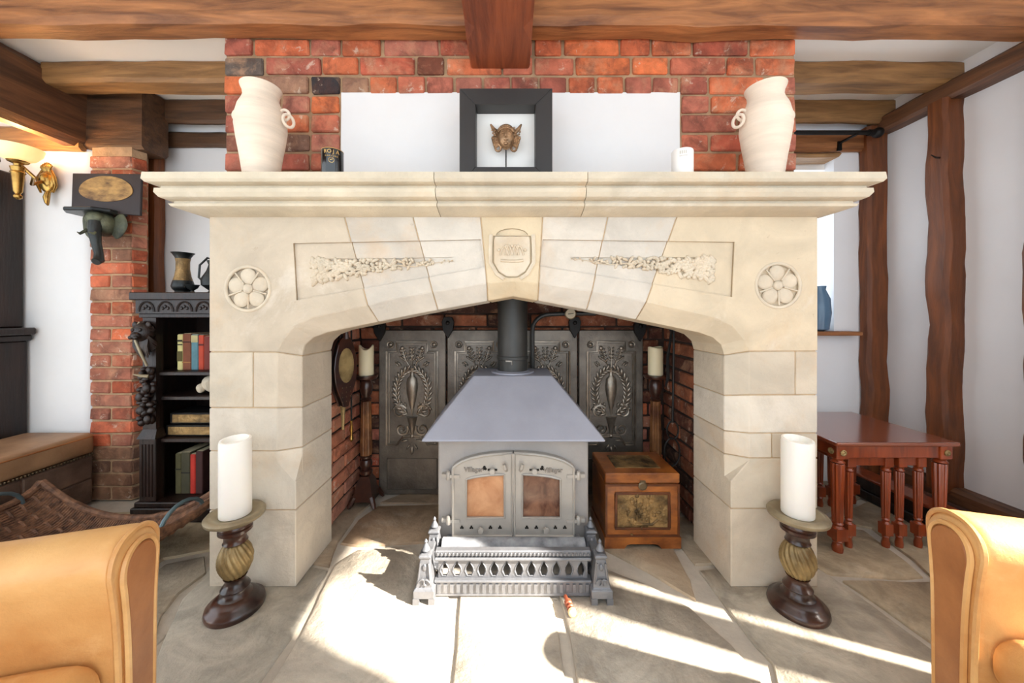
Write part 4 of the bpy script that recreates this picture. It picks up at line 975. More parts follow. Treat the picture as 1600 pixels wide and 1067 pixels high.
wrap_text('ROJA', .017, MZ+.077, jb, M_goldl, .36, jx, jy, .0347, .36)
wrap_text('PARFUMS', .0065, MZ+.063, jb, M_goldl, .36, jx, jy, .0347, .17)
for (a, r_) in ((.36, .008),):
    c = Vector((jx+.0345*math.sin(a), jy-.0345*math.cos(a), MZ+.050)); ex = Vector((math.cos(a), math.sin(a), 0))
    m = MB(); m.tube([c+ex*r_*math.cos(t_)+Vector((0,0,r_*math.sin(t_))) for t_ in [2*PI*i/16 for i in range(16)]], .0008, 5, closed=True); m.tube([c-ex*.004, c+ex*.004+Vector((0,0,.003))], .0012, 5); m.build('emblem', M_goldl, jb)
wx, wy = .569, 1.175
jw = thing('candle_jar', 'white ceramic candle jar near the right vase', 'candle', (wx, wy, MZ))
MB().lathe([(.031,MZ),(.033,MZ+.004),(.0335,MZ+.088),(.032,MZ+.091),(.031,MZ+.088),(.031,MZ+.07),(.001,MZ+.07)], (wx, wy, 0), 36).build('jar', M_ceram, jw, smooth=True)
m = MB()
for k in range(4):
    a = -.62+.17*k; c = Vector((wx+.0336*math.sin(a), wy-.0336*math.cos(a), MZ+.076)); m.obox(c, (math.cos(a)*.002, math.sin(a)*.002, 0), (math.sin(a)*.0006, -math.cos(a)*.0006, 0), (0, 0, .005))
for k in range(7):
    a = -.66+.10*k; c = Vector((wx+.0336*math.sin(a), wy-.0336*math.cos(a), MZ+.065)); m.obox(c, (math.cos(a)*.001, math.sin(a)*.001, 0), (math.sin(a)*.0005, -math.cos(a)*.0005, 0), (0, 0, .002))
m.build('embossed_mark', M_cgrey, jw)['kind'] = 'stuff'
# framed mask
f0, f1, fy0, fy1 = -.172, .152, 1.25, 1.312
ftop = 1.720
fr = thing('shadow_box_frame', 'square black shadow box frame standing in the middle of the mantel', 'frame', ((f0+f1)/2, fy0, MZ))
ix0, ix1, iz0, iz1 = -.116, .093, 1.446, 1.664
def mitre(pts, n_): MB().prism(pts, lambda p: Vector((p[0], fy0, p[1])), lambda p: Vector((p[0], fy1, p[1]))).build(n_, M_frame, fr, bevel=.0015)
mitre([(f0, ftop), (f1, ftop), (ix1, iz1), (ix0, iz1)], 'top_rail'); mitre([(f0, MZ), (f1, MZ), (ix1, iz0), (ix0, iz0)], 'bottom_rail')
mitre([(f0, MZ), (f0, ftop), (ix0, iz1), (ix0, iz0)], 'side_rail'); mitre([(f1, MZ), (f1, ftop), (ix1, iz1), (ix1, iz0)], 'side_rail')
MB().box(f0+.004, f1-.004, fy1-.001, fy1+.006, MZ+.002, ftop-.004).build('back_board', M_white, fr)
mk = thing('bronze_mask', 'small bronze face mask with winged hair on a thin rod inside the black frame', 'mask', (-.010, 1.285, iz0))
mc = Vector((-.010, 1.280, 1.560))
m = MB()
# face: one sculpted surface
seg, rg = 40, 30; rings = []
for j in range(rg+1):
    th = PI*(.02+.96*j/rg); ring = []
    for i in range(seg):
        a = 2*PI*i/seg
        x = .029*math.sin(th)*math.cos(a); y = .024*math.sin(th)*math.sin(a)-.008; z = .040*math.cos(th)-.004
        if z < -.016: x *= 1-.16*((-.016-z)/.028)
        ring.append(mc+Vector((x, y, z)))
    rings.append(ring)
m.loft(rings)
fy_ = -.0315
m.tube([mc+Vector((0, fy_-.0005, .010)), mc+Vector((0, fy_-.003, .000)), mc+Vector((0, fy_-.006, -.009)), mc+Vector((0, fy_-.002, -.0115))], [.0022,.003,.0045,.002], 8)
for sx in (-1, 1):
    m.tube([mc+Vector((sx*x_, fy_+.0012+18*x_*x_*.8, z_)) for x_, z_ in ((.004,.009),(.009,.0135),(.015,.013),(.020,.009))], [.001,.0016,.0016,.0008], 6)
    m.ball(mc+Vector((sx*.0115, fy_+.0045, .0045)), .0058, .004, .0030, 10, 6)
    m.tube([mc+Vector((sx*(.006+.0037*i), fy_+.0008+.0009*i*i*.5, .0036-.0012*math.sin(PI*i/3))) for i in range(4)], .0009, 5)
    m.ball(mc+Vector((sx*.0036, fy_-.003, -.0105)), .0026, .003, .0022, 8, 5)
for (zz_, w_) in ((-.0185, .0085), (-.0215, .0070)): m.ball(mc+Vector((0, fy_+.002, zz_)), w_, .0042, .0019, 12, 6)
m.ball(mc+Vector((0, fy_+.004, -.031)), .008, .006, .006, 10, 6)
m.build('face', M_bronze, mk, smooth=True, angle=80)
m = MB(); rnd = random.Random(11)
for sx in (-1, 1):
    for k in range(5):
        m.tube([mc+Vector((sx*(.022+.004*k), .002, .028-.004*k)), mc+Vector((sx*(.032+.004*k), .0, .0)), mc+Vector((sx*(.026+.003*k), -.002, -.028-.002*k))], .005, 6)
    m.tube([mc+Vector((sx*.03, .004, .022)), mc+Vector((sx*.046, .004, .036)), mc+Vector((sx*.055, .004, .052))], [.009,.007,.003], 6)
    m.tube([mc+Vector((sx*.028+sx*.010*math.cos(a), -.003, -.036+.012*math.sin(a))) for a in [2*PI*i/10 for i in range(10)]], .004, 6, closed=True)
    for k in range(26): m.ball(mc+Vector((sx*rnd.uniform(.027,.05), -.006, rnd.uniform(-.03,.035))), .0035, .003, .0035, 6, 4)
for k in range(13):
    a = PI*(.12+.76*k/12); m.ball(mc+Vector((.030*math.cos(a), -.002, .010+.034*math.sin(a))), .0055, .006, .0065, 7, 5); m.ball(mc+Vector((.027*math.cos(a), -.020, .006+.022*math.sin(a))), .0042, .005, .0042, 7, 5); m.ball(mc+Vector((.029*math.cos(a), -.012, .009+.029*math.sin(a))), .0048, .006, .0048, 7, 5)
m.build('curled_hair', M_bronze, mk, smooth=True, angle=60)
MB().tube([Vector((mc.x, 1.285, iz0)), Vector((mc.x, 1.285, 1.53))], .0025, 6).build('rod', M_black, mk)

# ------------------------------------------------------------------ nest of tables on the right
def nest(x0, x1, y0, y1, h, label, big, leg_r, legs, ap=.05):
    t = thing('side_table', label, 'table', ((x0+x1)/2, (y0+y1)/2, 0), 'nest of mahogany tables')
    if big:
        MB().box(x0-.012, x1+.012, y0-.012, y1+.012, h-.016, h).build('tabletop', M_mtop, t, bevel=.005, seg=2)
    else: MB().box(x0, x1, y0, y1, h-.012, h).build('tabletop', M_mahog, t, bevel=.003)
    b = h-(.016 if big else .012)
    m = MB(); m.box(x0+.02, x1-.02, y0+.008, y0+.022, b-ap, b); m.box(x0+.02, x1-.02, y1-.022, y1-.008, b-ap, b); m.box(x0+.008, x0+.022, y0+.02, y1-.02, b-ap, b); m.box(x1-.022, x1-.008, y0+.02, y1-.02, b-ap, b)
    m.build('apron', M_mahog, t, bevel=.002)
    for (lx, ly) in legs:
        r_ = leg_r; hz = b
        m = MB(); bl_ = r_*1.25
        m.box(lx-bl_, lx+bl_, ly-bl_, ly+bl_, hz-ap-.004, hz)
        lg = m.build('leg_block', M_mahog, t, bevel=.002)
        m = MB()
        m.lathe([(r_*.9, 0), (r_*1.0,.015),(r_*.75,.035),(r_*.95,.042),(r_*.7,.05)], (lx, ly, 0), 14)
        m.box(lx-r_*1.15, lx+r_*1.15, ly-r_*1.15, ly+r_*1.15, .05, .095)
        m.lathe([(r_*1.1,.095),(r_*.7,.103),(r_*1.0,.111),(r_*.75,.118)], (lx, ly, 0), 16)
        m.lathe([(r_*.85,.118),(r_*1.1, hz-ap-.03),(r_*1.0, hz-ap-.026)], (lx, ly, 0), 40, mod=lambda a, z: 1+.08*math.cos(10*a))
        m.lathe([(r_*.8, hz-ap-.026),(r_*1.25, hz-ap-.02),(r_*.9, hz-ap-.012),(r_*1.2, hz-ap-.004)], (lx, ly, 0), 16)
        m.build('leg', M_mahog, t, smooth=True, angle=40)
        if big and ly < (y0+y1)/2:
            c = (lx, ly-bl_-.001, hz-.028)
            rt = MB().lathe([(.012,0),(.012,.003),(.008,.004),(.005,.002),(.002,.004)], c, 18, axis=Matrix.Rotation(R(90), 3, 'X')).build('brass_roundel', M_gold, lg, smooth=True)
            if lx < (x0+x1)/2: MB().lathe([(.012,0),(.012,.003),(.008,.004),(.005,.002),(.002,.004)], (lx-bl_-.001, ly, hz-.028), 18, axis=Matrix.Rotation(R(-90), 3, 'Y')).build('brass_roundel', M_gold, lg, smooth=True)
    return t
tx0, tx1, ty0, ty1 = 1.268, 1.722, 1.385, 1.80
nest(tx0, tx1, ty0, ty1, .439, 'large polished mahogany side table with fluted legs, outermost of the nest', True, .019, [(tx0+.026, ty0+.026), (tx1-.026, ty0+.026), (tx0+.026, ty1-.026), (tx1-.026, ty1-.026)])
def small(x0, x1, yo, h, label):
    t = nest(x0, x1, 1.42+yo, 1.76, h, label, False, .0135, [(x0+.018, 1.438+yo), (x1-.018, 1.438+yo), (x0+.018, 1.742), (x1-.018, 1.742)], ap=.035)
    m = MB(); arc = [(x0+.03+(x1-x0-.06)*i/10, -.030*math.sin(PI*i/10)) for i in range(11)]
    m.prism([(x0+.03, .0)]+[(p[0], p[1]-.002) for p in arc]+[(x1-.03, .0)], lambda p: Vector((p[0], 1.70, h-.045+p[1])), lambda p: Vector((p[0], 1.71, h-.045+p[1]))); m.build('curved_apron', M_mahog, t)
small(1.345, 1.530, 0, .375, 'small mahogany nest table under the large one, left of the two')
small(1.548, 1.66, .0, .375, 'small mahogany nest table under the large one, right of the two')

# curtain rod
cr = thing('curtain_rod', 'black curtain rod along the right alcove wall', 'curtain rod', (1.5, 1.88, 1.86))
MB().tube([(1.14, 1.87, 1.878), (1.90, 1.87, 1.878)], .012, 12).build('rod', M_black, cr, smooth=True)
m = MB(); m.ball((1.925, 1.87, 1.878), .026); m.lathe([(.016,-.03),(.016,.0)], (1.905, 1.87, 1.878), 10, axis=Matrix.Rotation(R(90), 3, 'Y')); m.build('finial', M_black, cr, smooth=True)
m = MB(); m.box(1.80, 1.815, 1.86, 1.965, 1.862, 1.870); m.box(1.797, 1.818, 1.955, 1.965, 1.825, 1.875); m.build('bracket', M_black, cr)
j = MB().lathe([(.02,wz0),(.045,wz0+.01),(.055,wz0+.10),(.05,wz0+.18),(.03,wz0+.23),(.033,wz0+.25),(.028,wz0+.25)], (1.73, YW+.0, 0), 24).build('glass_jar', M_blue, smooth=True)
tag(j, 'blue glass jar on the alcove window sill', 'jar')

# ------------------------------------------------------------------ bookcase in the left alcove
kx0, kx1, ky0, ky1 = -1.675, -1.075, 1.62, 1.90
bk = thing('bookcase', 'dark carved oak bookcase with lion heads in the left alcove', 'bookcase', ((kx0+kx1)/2, (ky0+ky1)/2, 0))
MB().box(kx0-.02, kx1+.02, ky0-.025, ky1, .995, 1.03).build('top', M_dark, bk, bevel=.004)
fz = MB().box(kx0, kx1, ky0-.012, ky1, .935, .995).build('frieze', M_dark, bk)
m = MB()
for i in range(7):
    x = kx0+.05+.085*i
    m.tube([Vector((x+.034*math.cos(a), ky0-.014, .943+.044*math.sin(a))) for a in [PI*k/8 for k in range(9)]], .004, 5)
    for sx in (-1, 0, 1): m.ball((x+sx*.012, ky0-.014, .958+.008*(1-abs(sx))), .006, .004, .008, 7, 5)
m.build('carved_arcade', M_dark, fz, smooth=True)
m = MB(); m.box(kx0, kx0+.03, ky0+.03, ky1, .05, .935); m.box(kx1-.03, kx1, ky0+.03, ky1, .05, .935); m.box(kx0, kx1, ky1-.012, ky1, .05, .935); m.build('carcass', M_dark, bk)
m = MB(); m.box(kx0, kx1, ky0, ky0+.04, .915, .935); m.build('top_rail', M_dark, bk, bevel=.003)
for z in (.668, .362): MB().box(kx0+.03, kx1-.03, ky0+.02, ky1-.012, z-.018, z).build('shelf', M_dark, bk, bevel=.003)
MB().box(kx0+.03, kx1-.03, ky0+.03, ky1-.012, .535, .553).build('shelf', M_dark, bk, bevel=.003)
m = MB(); m.box(kx0-.02, kx1+.02, ky0-.02, ky1, 0, .062); m.box(kx0-.01, kx1+.01, ky0-.012, ky1, .062, .085); m.build('plinth', M_dark, bk, bevel=.004)
for (xa, sg) in ((kx0+.045, 1), (kx1-.045, -1)):
    MB().box(xa-.038, xa+.038, ky0-.005, ky0+.04, .085, .37).build('pilaster', M_dark, bk, bevel=.003)
    m = MB()
    for k in range(4): m.tube([Vector((xa-.022+.015*k, ky0-.006, .11)), Vector((xa-.022+.015*k, ky0-.006, .345))], .004, 5)
    m.build('fluting', M_dark, bk)
    m = MB(); m.loft([[Vector((xa+a*.042, y, .37)) for a, y in ((-1, ky0-.012), (1, ky0-.012), (1, ky0+.04), (-1, ky0+.04))], [Vector((xa+a*.030, y, .415)) for a, y in ((-1, ky0+.01), (1, ky0+.01), (1, ky0+.04), (-1, ky0+.04))]]); m.build('pilaster_cap', M_dark, bk)
    MB().box(xa-.03, xa+.03, ky0+.005, ky0+.04, .41, .92).build('stile', M_dark, bk)
    m = MB(); C = Vector((xa-.006, ky0-.012, .85))
    m.ball(C, .042, .040, .046); m.ball(C+Vector((0,-.034,-.014)), .022, .02, .018)
    for sx in (-1, 1): m.ball(C+Vector((sx*.016,-.034,.012)), .008, .007, .008); m.ball(C+Vector((sx*.03,-.01,.035)), .012, .008, .014); m.ball(C+Vector((sx*.011,-.047,-.02)), .010, .009, .009)
    rnd = random.Random(4)
    for k in range(46):
        a = rnd.uniform(0, 2*PI); m.tube([C+Vector((.034*math.cos(a), -.012, .036*math.sin(a))), C+Vector((.046*math.cos(a), 0, -.012+.056*math.sin(a))), C+Vector((.048*math.cos(a+.3), .012, -.02+.07*math.sin(a)))], [.007,.007,.003], 5)
    for k in range(10): m.tube([C+Vector((-.03+.0065*k, -.012, -.03)), C+Vector((-.026+.006*k, -.016, -.06)), C+Vector((-.02+.005*k, -.004, -.10-.006*(k % 3)))], [.006,.007,.003], 5)
    m.build('lion_head', M_dark, bk, smooth=True, angle=60)
    m = MB(); rnd = random.Random(8)
    for k in range(44):
        z = rnd.uniform(.44, .69); m.ball((xa+rnd.uniform(-.028,.028), ky0-.004+rnd.uniform(-.012,.006), z), rnd.uniform(.009,.018), .014, rnd.uniform(.010,.02), 8, 6)
    for (dx, z) in ((-.02,.56),(.012,.60),(-.012,.50),(.016,.46)): m.ball((xa+dx, ky0-.018, z), .016, .014, .022)
    m.build('carved_fruit', M_dark, bk, smooth=True, angle=60)
tsk = MB().tube([Wp(232, 588, 1.60), Wp(220, 587, 1.59), Wp(208, 585, 1.585)], [.008,.007,.002], 8).build('horn_tip', M_ring, smooth=True); tag(tsk, 'small pale pointed horn beside the bookcase lion head', 'horn')
tsk = MB().tube([Wp(230, 572, 1.60), Wp(220, 552, 1.59), Wp(212, 533, 1.585), Wp(213, 512, 1.59), Wp(218, 503, 1.60)], [.005,.006,.006,.005,.004], 8).build('curved_horn', M_ring, smooth=True); tag(tsk, 'curved pale horn hanging by the bookcase lion head', 'horn')
def book(x, w, z, h, d, col, label, tilt=0.0, bands=()):
    t = thing('book', label, 'book', (x+w/2, ky0+.06+d/2, z), 'books in the oak bookcase')
    y0 = ky0+.065
    o = MB().box(x, x+w, y0, y0+d, z+.0005, z+h).build('cover', M_book, t, bevel=.003); o.color = lin(col)
    o = MB().box(x+.003, x+w-.003, y0+.006, y0+d+.001, z+h-.002, z+h+.0012).build('pages', M_book, t); o.color = lin((200,184,150))
    for (bz_, bh, bc) in bands:
        q = MB().box(x+.001, x+w-.001, y0-.001, y0+.002, z+h*bz_, z+h*(bz_+bh)).build('spine_band', M_book, t); q.color = lin(bc)
X0 = (281-VX)*1.70/FPX
bks = [(.026,.168,(206,194,132),'cream book with dark bands, leftmost on the upper shelf',((.80,.05,(40,34,26)),(.70,.03,(40,34,26)),(.25,.28,(90,80,40)))),
       (.040,.172,(120,66,42),'brown leather book right of the cream one',((.75,.04,(70,34,20)),(.2,.03,(160,110,60)))),
       (.034,.168,(84,122,132),'blue grey book on the upper shelf',((.78,.2,(180,166,120)),)),
       (.026,.165,(176,62,38),'orange red book on the upper shelf',((.7,.05,(80,24,16)),)),
       (.03,.16,(110,40,30),'dark red book at the edge of the stone jamb',())]
x = X0
for (w, h, col, lab, bd) in bks: book(x, w-.001, .668, h, .13, col, lab, bands=bd); x += w
x = (284-VX)*1.72/FPX
for (w, h, col, lab, bd) in [(.028,.19,(88,82,52),'dull olive book on the bottom shelf, leftmost',((.6,.03,(40,36,22)),)), (.042,.195,(70,66,46),'thick dark olive book on the bottom shelf',((.5,.03,(36,32,22)),)),
                             (.026,.186,(186,48,34),'bright red book on the bottom shelf',()), (.034,.2,(66,34,30),'dark brown book right of the bright red one',())]:
    book(x, w-.001, .0855, h, .13, col, lab, bands=bd); x += w
for (z, lab) in ((.363, 'lower gilt tooled box on the bookcase shelf'), (.420, 'upper gilt tooled box on the bookcase shelf')):
    b_ = thing('gilt_box', lab, 'box', (-1.4, 1.72, z), 'gilt boxes')
    a0 = -1.60+.02*(z > .4)
    MB().box(a0, -1.2, 1.67, 1.80, z+.001, z+.052).build('body', M_black, b_, bevel=.003)
    MB().box(a0+.015, -1.215, 1.667, 1.671, z+.008, z+.044).build('gilt_front', M_gilt, b_)
s_ = MB().ball((-1.415, 1.70, .604), .035, .03, .038).ball((-1.45, 1.69, .584), .02, .02, .02).build('stone_ornament', M_carve, smooth=True, wonky=.006, wfreq=40); tag(s_, 'small grey stone ornament on the middle bookcase shelf', 'ornament')
# brass jugs on the bookcase
jg = thing('engraved_jug', 'tall engraved black and gold jug on top of the bookcase', 'jug', (-1.585, 1.74, 1.03))
gx, gy = -1.582, 1.74
jc = Vector((gx, gy, 0)); JP = [(.030,1.0305),(.034,1.034),(.030,1.043),(.040,1.052),(.045,1.066),(.041,1.085),(.031,1.115),(.026,1.15),(.026,1.185),(.030,1.205),(.040,1.222),(.046,1.228),(.041,1.226),(.028,1.21),(.02,1.20)]
MB().lathe(JP, jc, 28).build('body', M_vdark, jg, smooth=True)
MB().lathe([(.0395,1.089),(.0318,1.115),(.0268,1.15),(.0268,1.185),(.0295,1.20)], jc, 28).build('engraved_band', M_gilt, jg, smooth=True)
cup = thing('footed_cup', 'small dark footed cup beside the engraved jug', 'cup', (-1.515, 1.72, 1.03)); MB().lathe([(.012,1.0305),(.006,1.045),(.02,1.056),(.028,1.072),(.026,1.072),(.016,1.06)], (-1.518, 1.72, 0), 20).build('bowl', M_vdark, cup, smooth=True)
ew = thing('ewer', 'dark ewer with loop handle half hidden by the stone jamb', 'jug', (-1.42, 1.74, 1.03)); c = (-1.43, 1.74, 0)
MB().lathe([(.03,1.0305),(.02,1.045),(.05,1.07),(.052,1.10),(.03,1.14),(.022,1.17),(.03,1.19)], c, 24).build('body', M_vdark, ew, smooth=True)
MB().tube([Vector((-1.475,1.74,1.08)), Vector((-1.505,1.74,1.11)), Vector((-1.50,1.74,1.17)), Vector((-1.462,1.74,1.205)), Vector((-1.44,1.74,1.195))], .005, 8).build('handle', M_vdark, ew, smooth=True)

# ------------------------------------------------------------------ sconce
sc = thing('wall_sconce', 'brass wall sconce with glowing alabaster bowl', 'wall lamp', Wp(76, 285, 1.79))
bp_ = Wp(75, 284, 1.775)
m = MB(); m.ball(bp_, .038, .022, .056, 18, 12); m.ball(bp_+Vector((0,-.004,.012)), .026, .026, .032)
for k in range(7):
    a = -.9+.3*k; m.tube([bp_+Vector((.012*math.sin(a), 0, .045)), bp_+Vector((.025*math.sin(a), -.008, .066)), bp_+Vector((.034*math.sin(a), -.004, .082+.012*math.cos(a*2)))], [.008,.007,.003], 6)
for sx in (-1, 1): m.tube([bp_+Vector((sx*.02,-.004,.055)), bp_+Vector((sx*.038,-.006,.02)), bp_+Vector((sx*.044,-.004,-.02)), bp_+Vector((sx*.030,-.004,-.055))], [.006,.008,.007,.004], 6)
m.tube([bp_+Vector((0,0,-.05)), bp_+Vector((0,-.006,-.08)), bp_+Vector((0,-.004,-.105)), bp_+Vector((0,0,-.118))], [.010,.013,.009,.003], 8)
m.build('back_plate', M_brass, sc, smooth=True, angle=60)
ax_ = Wp(28, 265, 1.62)
m = MB(); m.tube([bp_+Vector((0,-.02,-.005)), bp_+Vector((.0,-.06,-.035)), Vector((ax_.x+.02, 1.66, bp_.z-.02)), Vector((ax_.x, 1.63, bp_.z+.02)), Vector((ax_.x, 1.62, bp_.z+.03))], [.007,.007,.007,.008,.008], 8); m.build('arm', M_brass, sc, smooth=True)
zc_ = CH+(VY-262)/345
L = [(.004,-.115),(.013,-.108),(.014,-.098),(.008,-.09),(.014,-.08),(.02,.0),(.024,.006),(.02,.012),(.024,.03),(.012,.036),(.014,.045),(.030,.052),(.034,.058)]
MB().lathe([(r_, zc_+z-.03) for r_, z in L], (ax_.x, 1.62, 0), 20).build('stem', M_brass, sc, smooth=True)
zb = zc_+.028
bowl = MB().lathe([(.03,zb),(.055,zb+.014),(.074,zb+.038),(.080,zb+.062),(.076,zb+.062),(.068,zb+.040),(.05,zb+.022),(.004,zb+.014)], (ax_.x-.004, 1.62, 0), 32).build('alabaster_bowl', M_glow, sc, smooth=True)
pl_ = bpy.data.lights.new('sconce_bulb', 'POINT'); pl_.energy = 2.6; pl_.color = (1.0, .62, .28); pl_.shadow_soft_size = .03
po = bpy.data.objects.new('sconce_bulb', pl_); COL.objects.link(po); po.parent = sc; po.location = Vector((ax_.x, 1.62, zb+.075)) - sc.location

# elephant bracket with picture
eb = thing('elephant_bracket', 'bronze elephant head wall bracket with small shelf on the brick pier', 'bracket', Wp(158, 370, 1.74))
sh_ = [(-2.105, 1.775), (-2.105, 1.70), (-2.06, 1.655), (-1.93, 1.655), (-1.885, 1.70), (-1.885, 1.775)]
zs = CH+(VY-330)/325
MB().prism(sh_, lambda p: Vector((p[0], p[1], zs-.014)), lambda p: Vector((p[0], p[1], zs+.004))).build('shelf', M_vdark, eb, bevel=.004)
E = Vector((-1.955, 1.725, zs-.062))
m = MB(); m.ball(E, .058, .05, .058, 16, 12); m.ball(E+Vector((0,-.03,.02)), .04, .03, .036); 
m.build('head', M_verd, eb, smooth=True)
for sx in (-1, 1):
    m = MB(); m.ball(E+Vector((sx*.068, .012, -.008)), .040, .010, .062, 14, 10, rot=Matrix.Rotation(sx*.25, 3, 'Y')); m.build('ear', M_verd, eb, smooth=True, wonky=.006, wfreq=25)
    MB().tube([E+Vector((sx*.026,-.04,-.035)), E+Vector((sx*.032,-.065,-.06)), E+Vector((sx*.026,-.08,-.055))], [.008,.006,.002], 8).build('tusk', M_verd, eb, smooth=True)
MB().tube([E+Vector((.01,-.036,-.0)), E+Vector((.016,-.048,-.05)), E+Vector((.02,-.044,-.10)), E+Vector((.03,-.042,-.15)), E+Vector((.036,-.048,-.18)), E+Vector((.038,-.062,-.19))], [.026,.023,.018,.016,.020,.017], 12).build('trunk', M_vdark, eb, smooth=True)
pic = thing('oval_picture', 'dark panel with golden oval painting leaning on the elephant bracket', 'picture', (-1.99, 1.73, zs+.004))
q0 = Vector((-2.095, 1.715, 0)); q1 = Vector((-1.785, 1.735, 0)); zz0, zz1 = zs+.004, zs+.186
u_ = (q1-q0); n_ = Vector((u_.y, -u_.x, 0)).normalized()
m = MB(); m.prism([(0,zz0),(1,zz0-.022),(1,zz1),(0,zz1-.004)], lambda p: q0+u_*p[0]+Vector((0,0.03*(p[1]-zz0),p[1])), lambda p: q0+u_*p[0]+Vector((0,.012+.03*(p[1]-zz0),p[1]))); m.build('panel', M_pict, pic, bevel=.002)
m = MB(); ov = [(.5+.39*math.cos(2*PI*i/32), (zz0+zz1)/2+.004+(.072 if math.sin(2*PI*i/32) > 0 else .052)*math.sin(2*PI*i/32)) for i in range(32)]
m.prism(ov, lambda p: q0+u_*p[0]+Vector((0,-.003+.03*(p[1]-zz0),p[1])), lambda p: q0+u_*p[0]+Vector((0,.002+.03*(p[1]-zz0),p[1]))); m.build('oval_painting', M_sepia, pic)

# ------------------------------------------------------------------ tall dark cabinet at the far left edge
cb = thing('tall_cabinet', 'tall dark wooden cabinet at the left edge beyond the ottoman', 'cabinet', (-2.62, 1.68, 0))
MB().box(-2.95, -2.40, 1.62, 1.79, 0.0, .80).build('lower_case', M_dark, cb, bevel=.006)
m = MB(); m.box(-2.97, -2.375, 1.60, 1.79, .80, .83); m.box(-2.98, -2.355, 1.585, 1.79, .83, .865); m.build('cornice', M_dark, cb, bevel=.006)
MB().box(-2.93, -2.42, 1.64, 1.79, .865, 1.62).build('upper_case', M_dark, cb, bevel=.006)
for (a, b, nm) in ((.10, .74, 'lower_door'), (.90, 1.56, 'upper_door')):
    d_ = MB().box(-2.90, -2.45, 1.612 if a < .5 else 1.632, 1.63 if a < .5 else 1.65, a, b).build(nm, M_dark, cb, bevel=.004)
    MB().box(-2.84, -2.475, 1.608 if a < .5 else 1.628, 1.62 if a < .5 else 1.64, a+.06, b-.06).build('door_panel', M_chestd, d_, bevel=.004)
MB().lathe([(.03,1.62),(.02,1.63),(.035,1.66),(.03,1.69),(.012,1.71)], (-2.44, 1.68, 0), 16).build('finial', M_dark, cb, smooth=True)

# ------------------------------------------------------------------ ottoman
ot = thing('leather_ottoman', 'worn brown leather chest ottoman by the left wall', 'ottoman', (-2.2, 1.5, 0))
ox0, ox1, oy0, oy1 = -2.365, -2.045, 1.22, 1.765
MB().box(ox0, ox1, oy0, oy1, 0.01, .245).build('body', M_ottd, ot, bevel=.012, seg=2, smooth=True)
m = MB(); m.box(ox0-.01, ox1+.008, oy0-.01, oy1+.004, .25, .352); m.build('padded_top', M_ott, ot, bevel=.024, seg=3, smooth=True, angle=60)
m = MB(); m.tube([Vector((ox1+.006, oy0, .335)), Vector((ox1+.006, oy1-.01, .335))], .004, 6); m.build('piping', M_leathd, ot, smooth=True)
m = MB()
for i in range(44): m.ball((ox1+.004, oy0+.01+(oy1-oy0-.02)*i/43, .248), .006, .006, .006, 7, 5)
m.build('nail_trim', M_nail, ot, smooth=True)['kind'] = 'stuff'
for (y0_, y1_, z0_, z1_) in ((1.235, 1.5, .132, .238), (1.506, 1.755, .132, .238), (1.235, 1.5, .02, .126), (1.506, 1.755, .02, .126)):
    MB().box(ox1-.004, ox1+.005, y0_, y1_, z0_, z1_).build('leather_patch', M_ottd, ot, bevel=.004)

# ------------------------------------------------------------------ wicker basket
wk = thing('wicker_basket', 'boat shaped brown wicker log basket with metal loop handles', 'basket', (-1.62, 1.31, 0))
BA = Vector((-1.96, 1.35, 0)); BB = Vector((-1.18, 1.31, 0)); bd_ = (BB-BA); bl__ = bd_.length; bd_.normalize(); bn = Vector((-bd_.y, bd_.x, 0))
def bskt(s, v, off=0.0):
    # s along 0..1, v across -1..1
    e = abs(2*s-1); base = .035+.14*e**2.2
    hw_ = .15
    return BA + bd_*(s*bl__) + bn*(v*hw_*(1+off)) + Vector((0, 0, base+ .05*abs(v)**3))
m = MB(); NS, NV = 30, 14
strand = []
for k in range(84):
    s = k/83; strand = [bskt(s, -1+2*j/NV)+Vector((0, 0, .004*math.sin(PI*(j+k)))) for j in range(NV+1)]
    m.tube(strand, .0056, 5)
m.build('woven_strands', M_wick, wk, smooth=True)['kind'] = 'stuff'
m = MB()
for j in range(9):
    v = -1+2*j/8; m.tube([bskt(i/NS, v)+Vector((0,0,.006*(1 if i % 2 else -1))) for i in range(NS+1)], .006, 5)
m.build('woven_stakes', M_wick, wk, smooth=True)['kind'] = 'stuff'
for v in (-1, 1): MB().tube([bskt(i/NS, v)+Vector((0,0,.006)) for i in range(NS+1)], .013, 8).build('rim', M_wick, wk, smooth=True, wonky=.003, wfreq=60)
for s in (0, 1): MB().tube([bskt(s, -1+2*j/NV)+Vector((0,0,.006)) for j in range(NV+1)], .015, 8).build('end_rim', M_wick, wk, smooth=True, wonky=.003, wfreq=60)
for s, sg in ((.04, -1), (.96, 1)):
    c = bskt(s, 0)
    pts = [c+bn*(.085*math.cos(a))+Vector((0,0,-.01+.075*math.sin(a)+.03))+bd_*(sg*.02) for a in [PI*i/10 for i in range(11)]]
    MB().tube(pts, .007, 8).build('loop_handle', M_rope, wk, smooth=True)
for s in (.3, .7):
    for v in (-.5, .5):
        p = bskt(s, v); MB().tube([p, Vector((p.x, p.y, 0.0))], .008, 6).build('foot', M_black, wk)

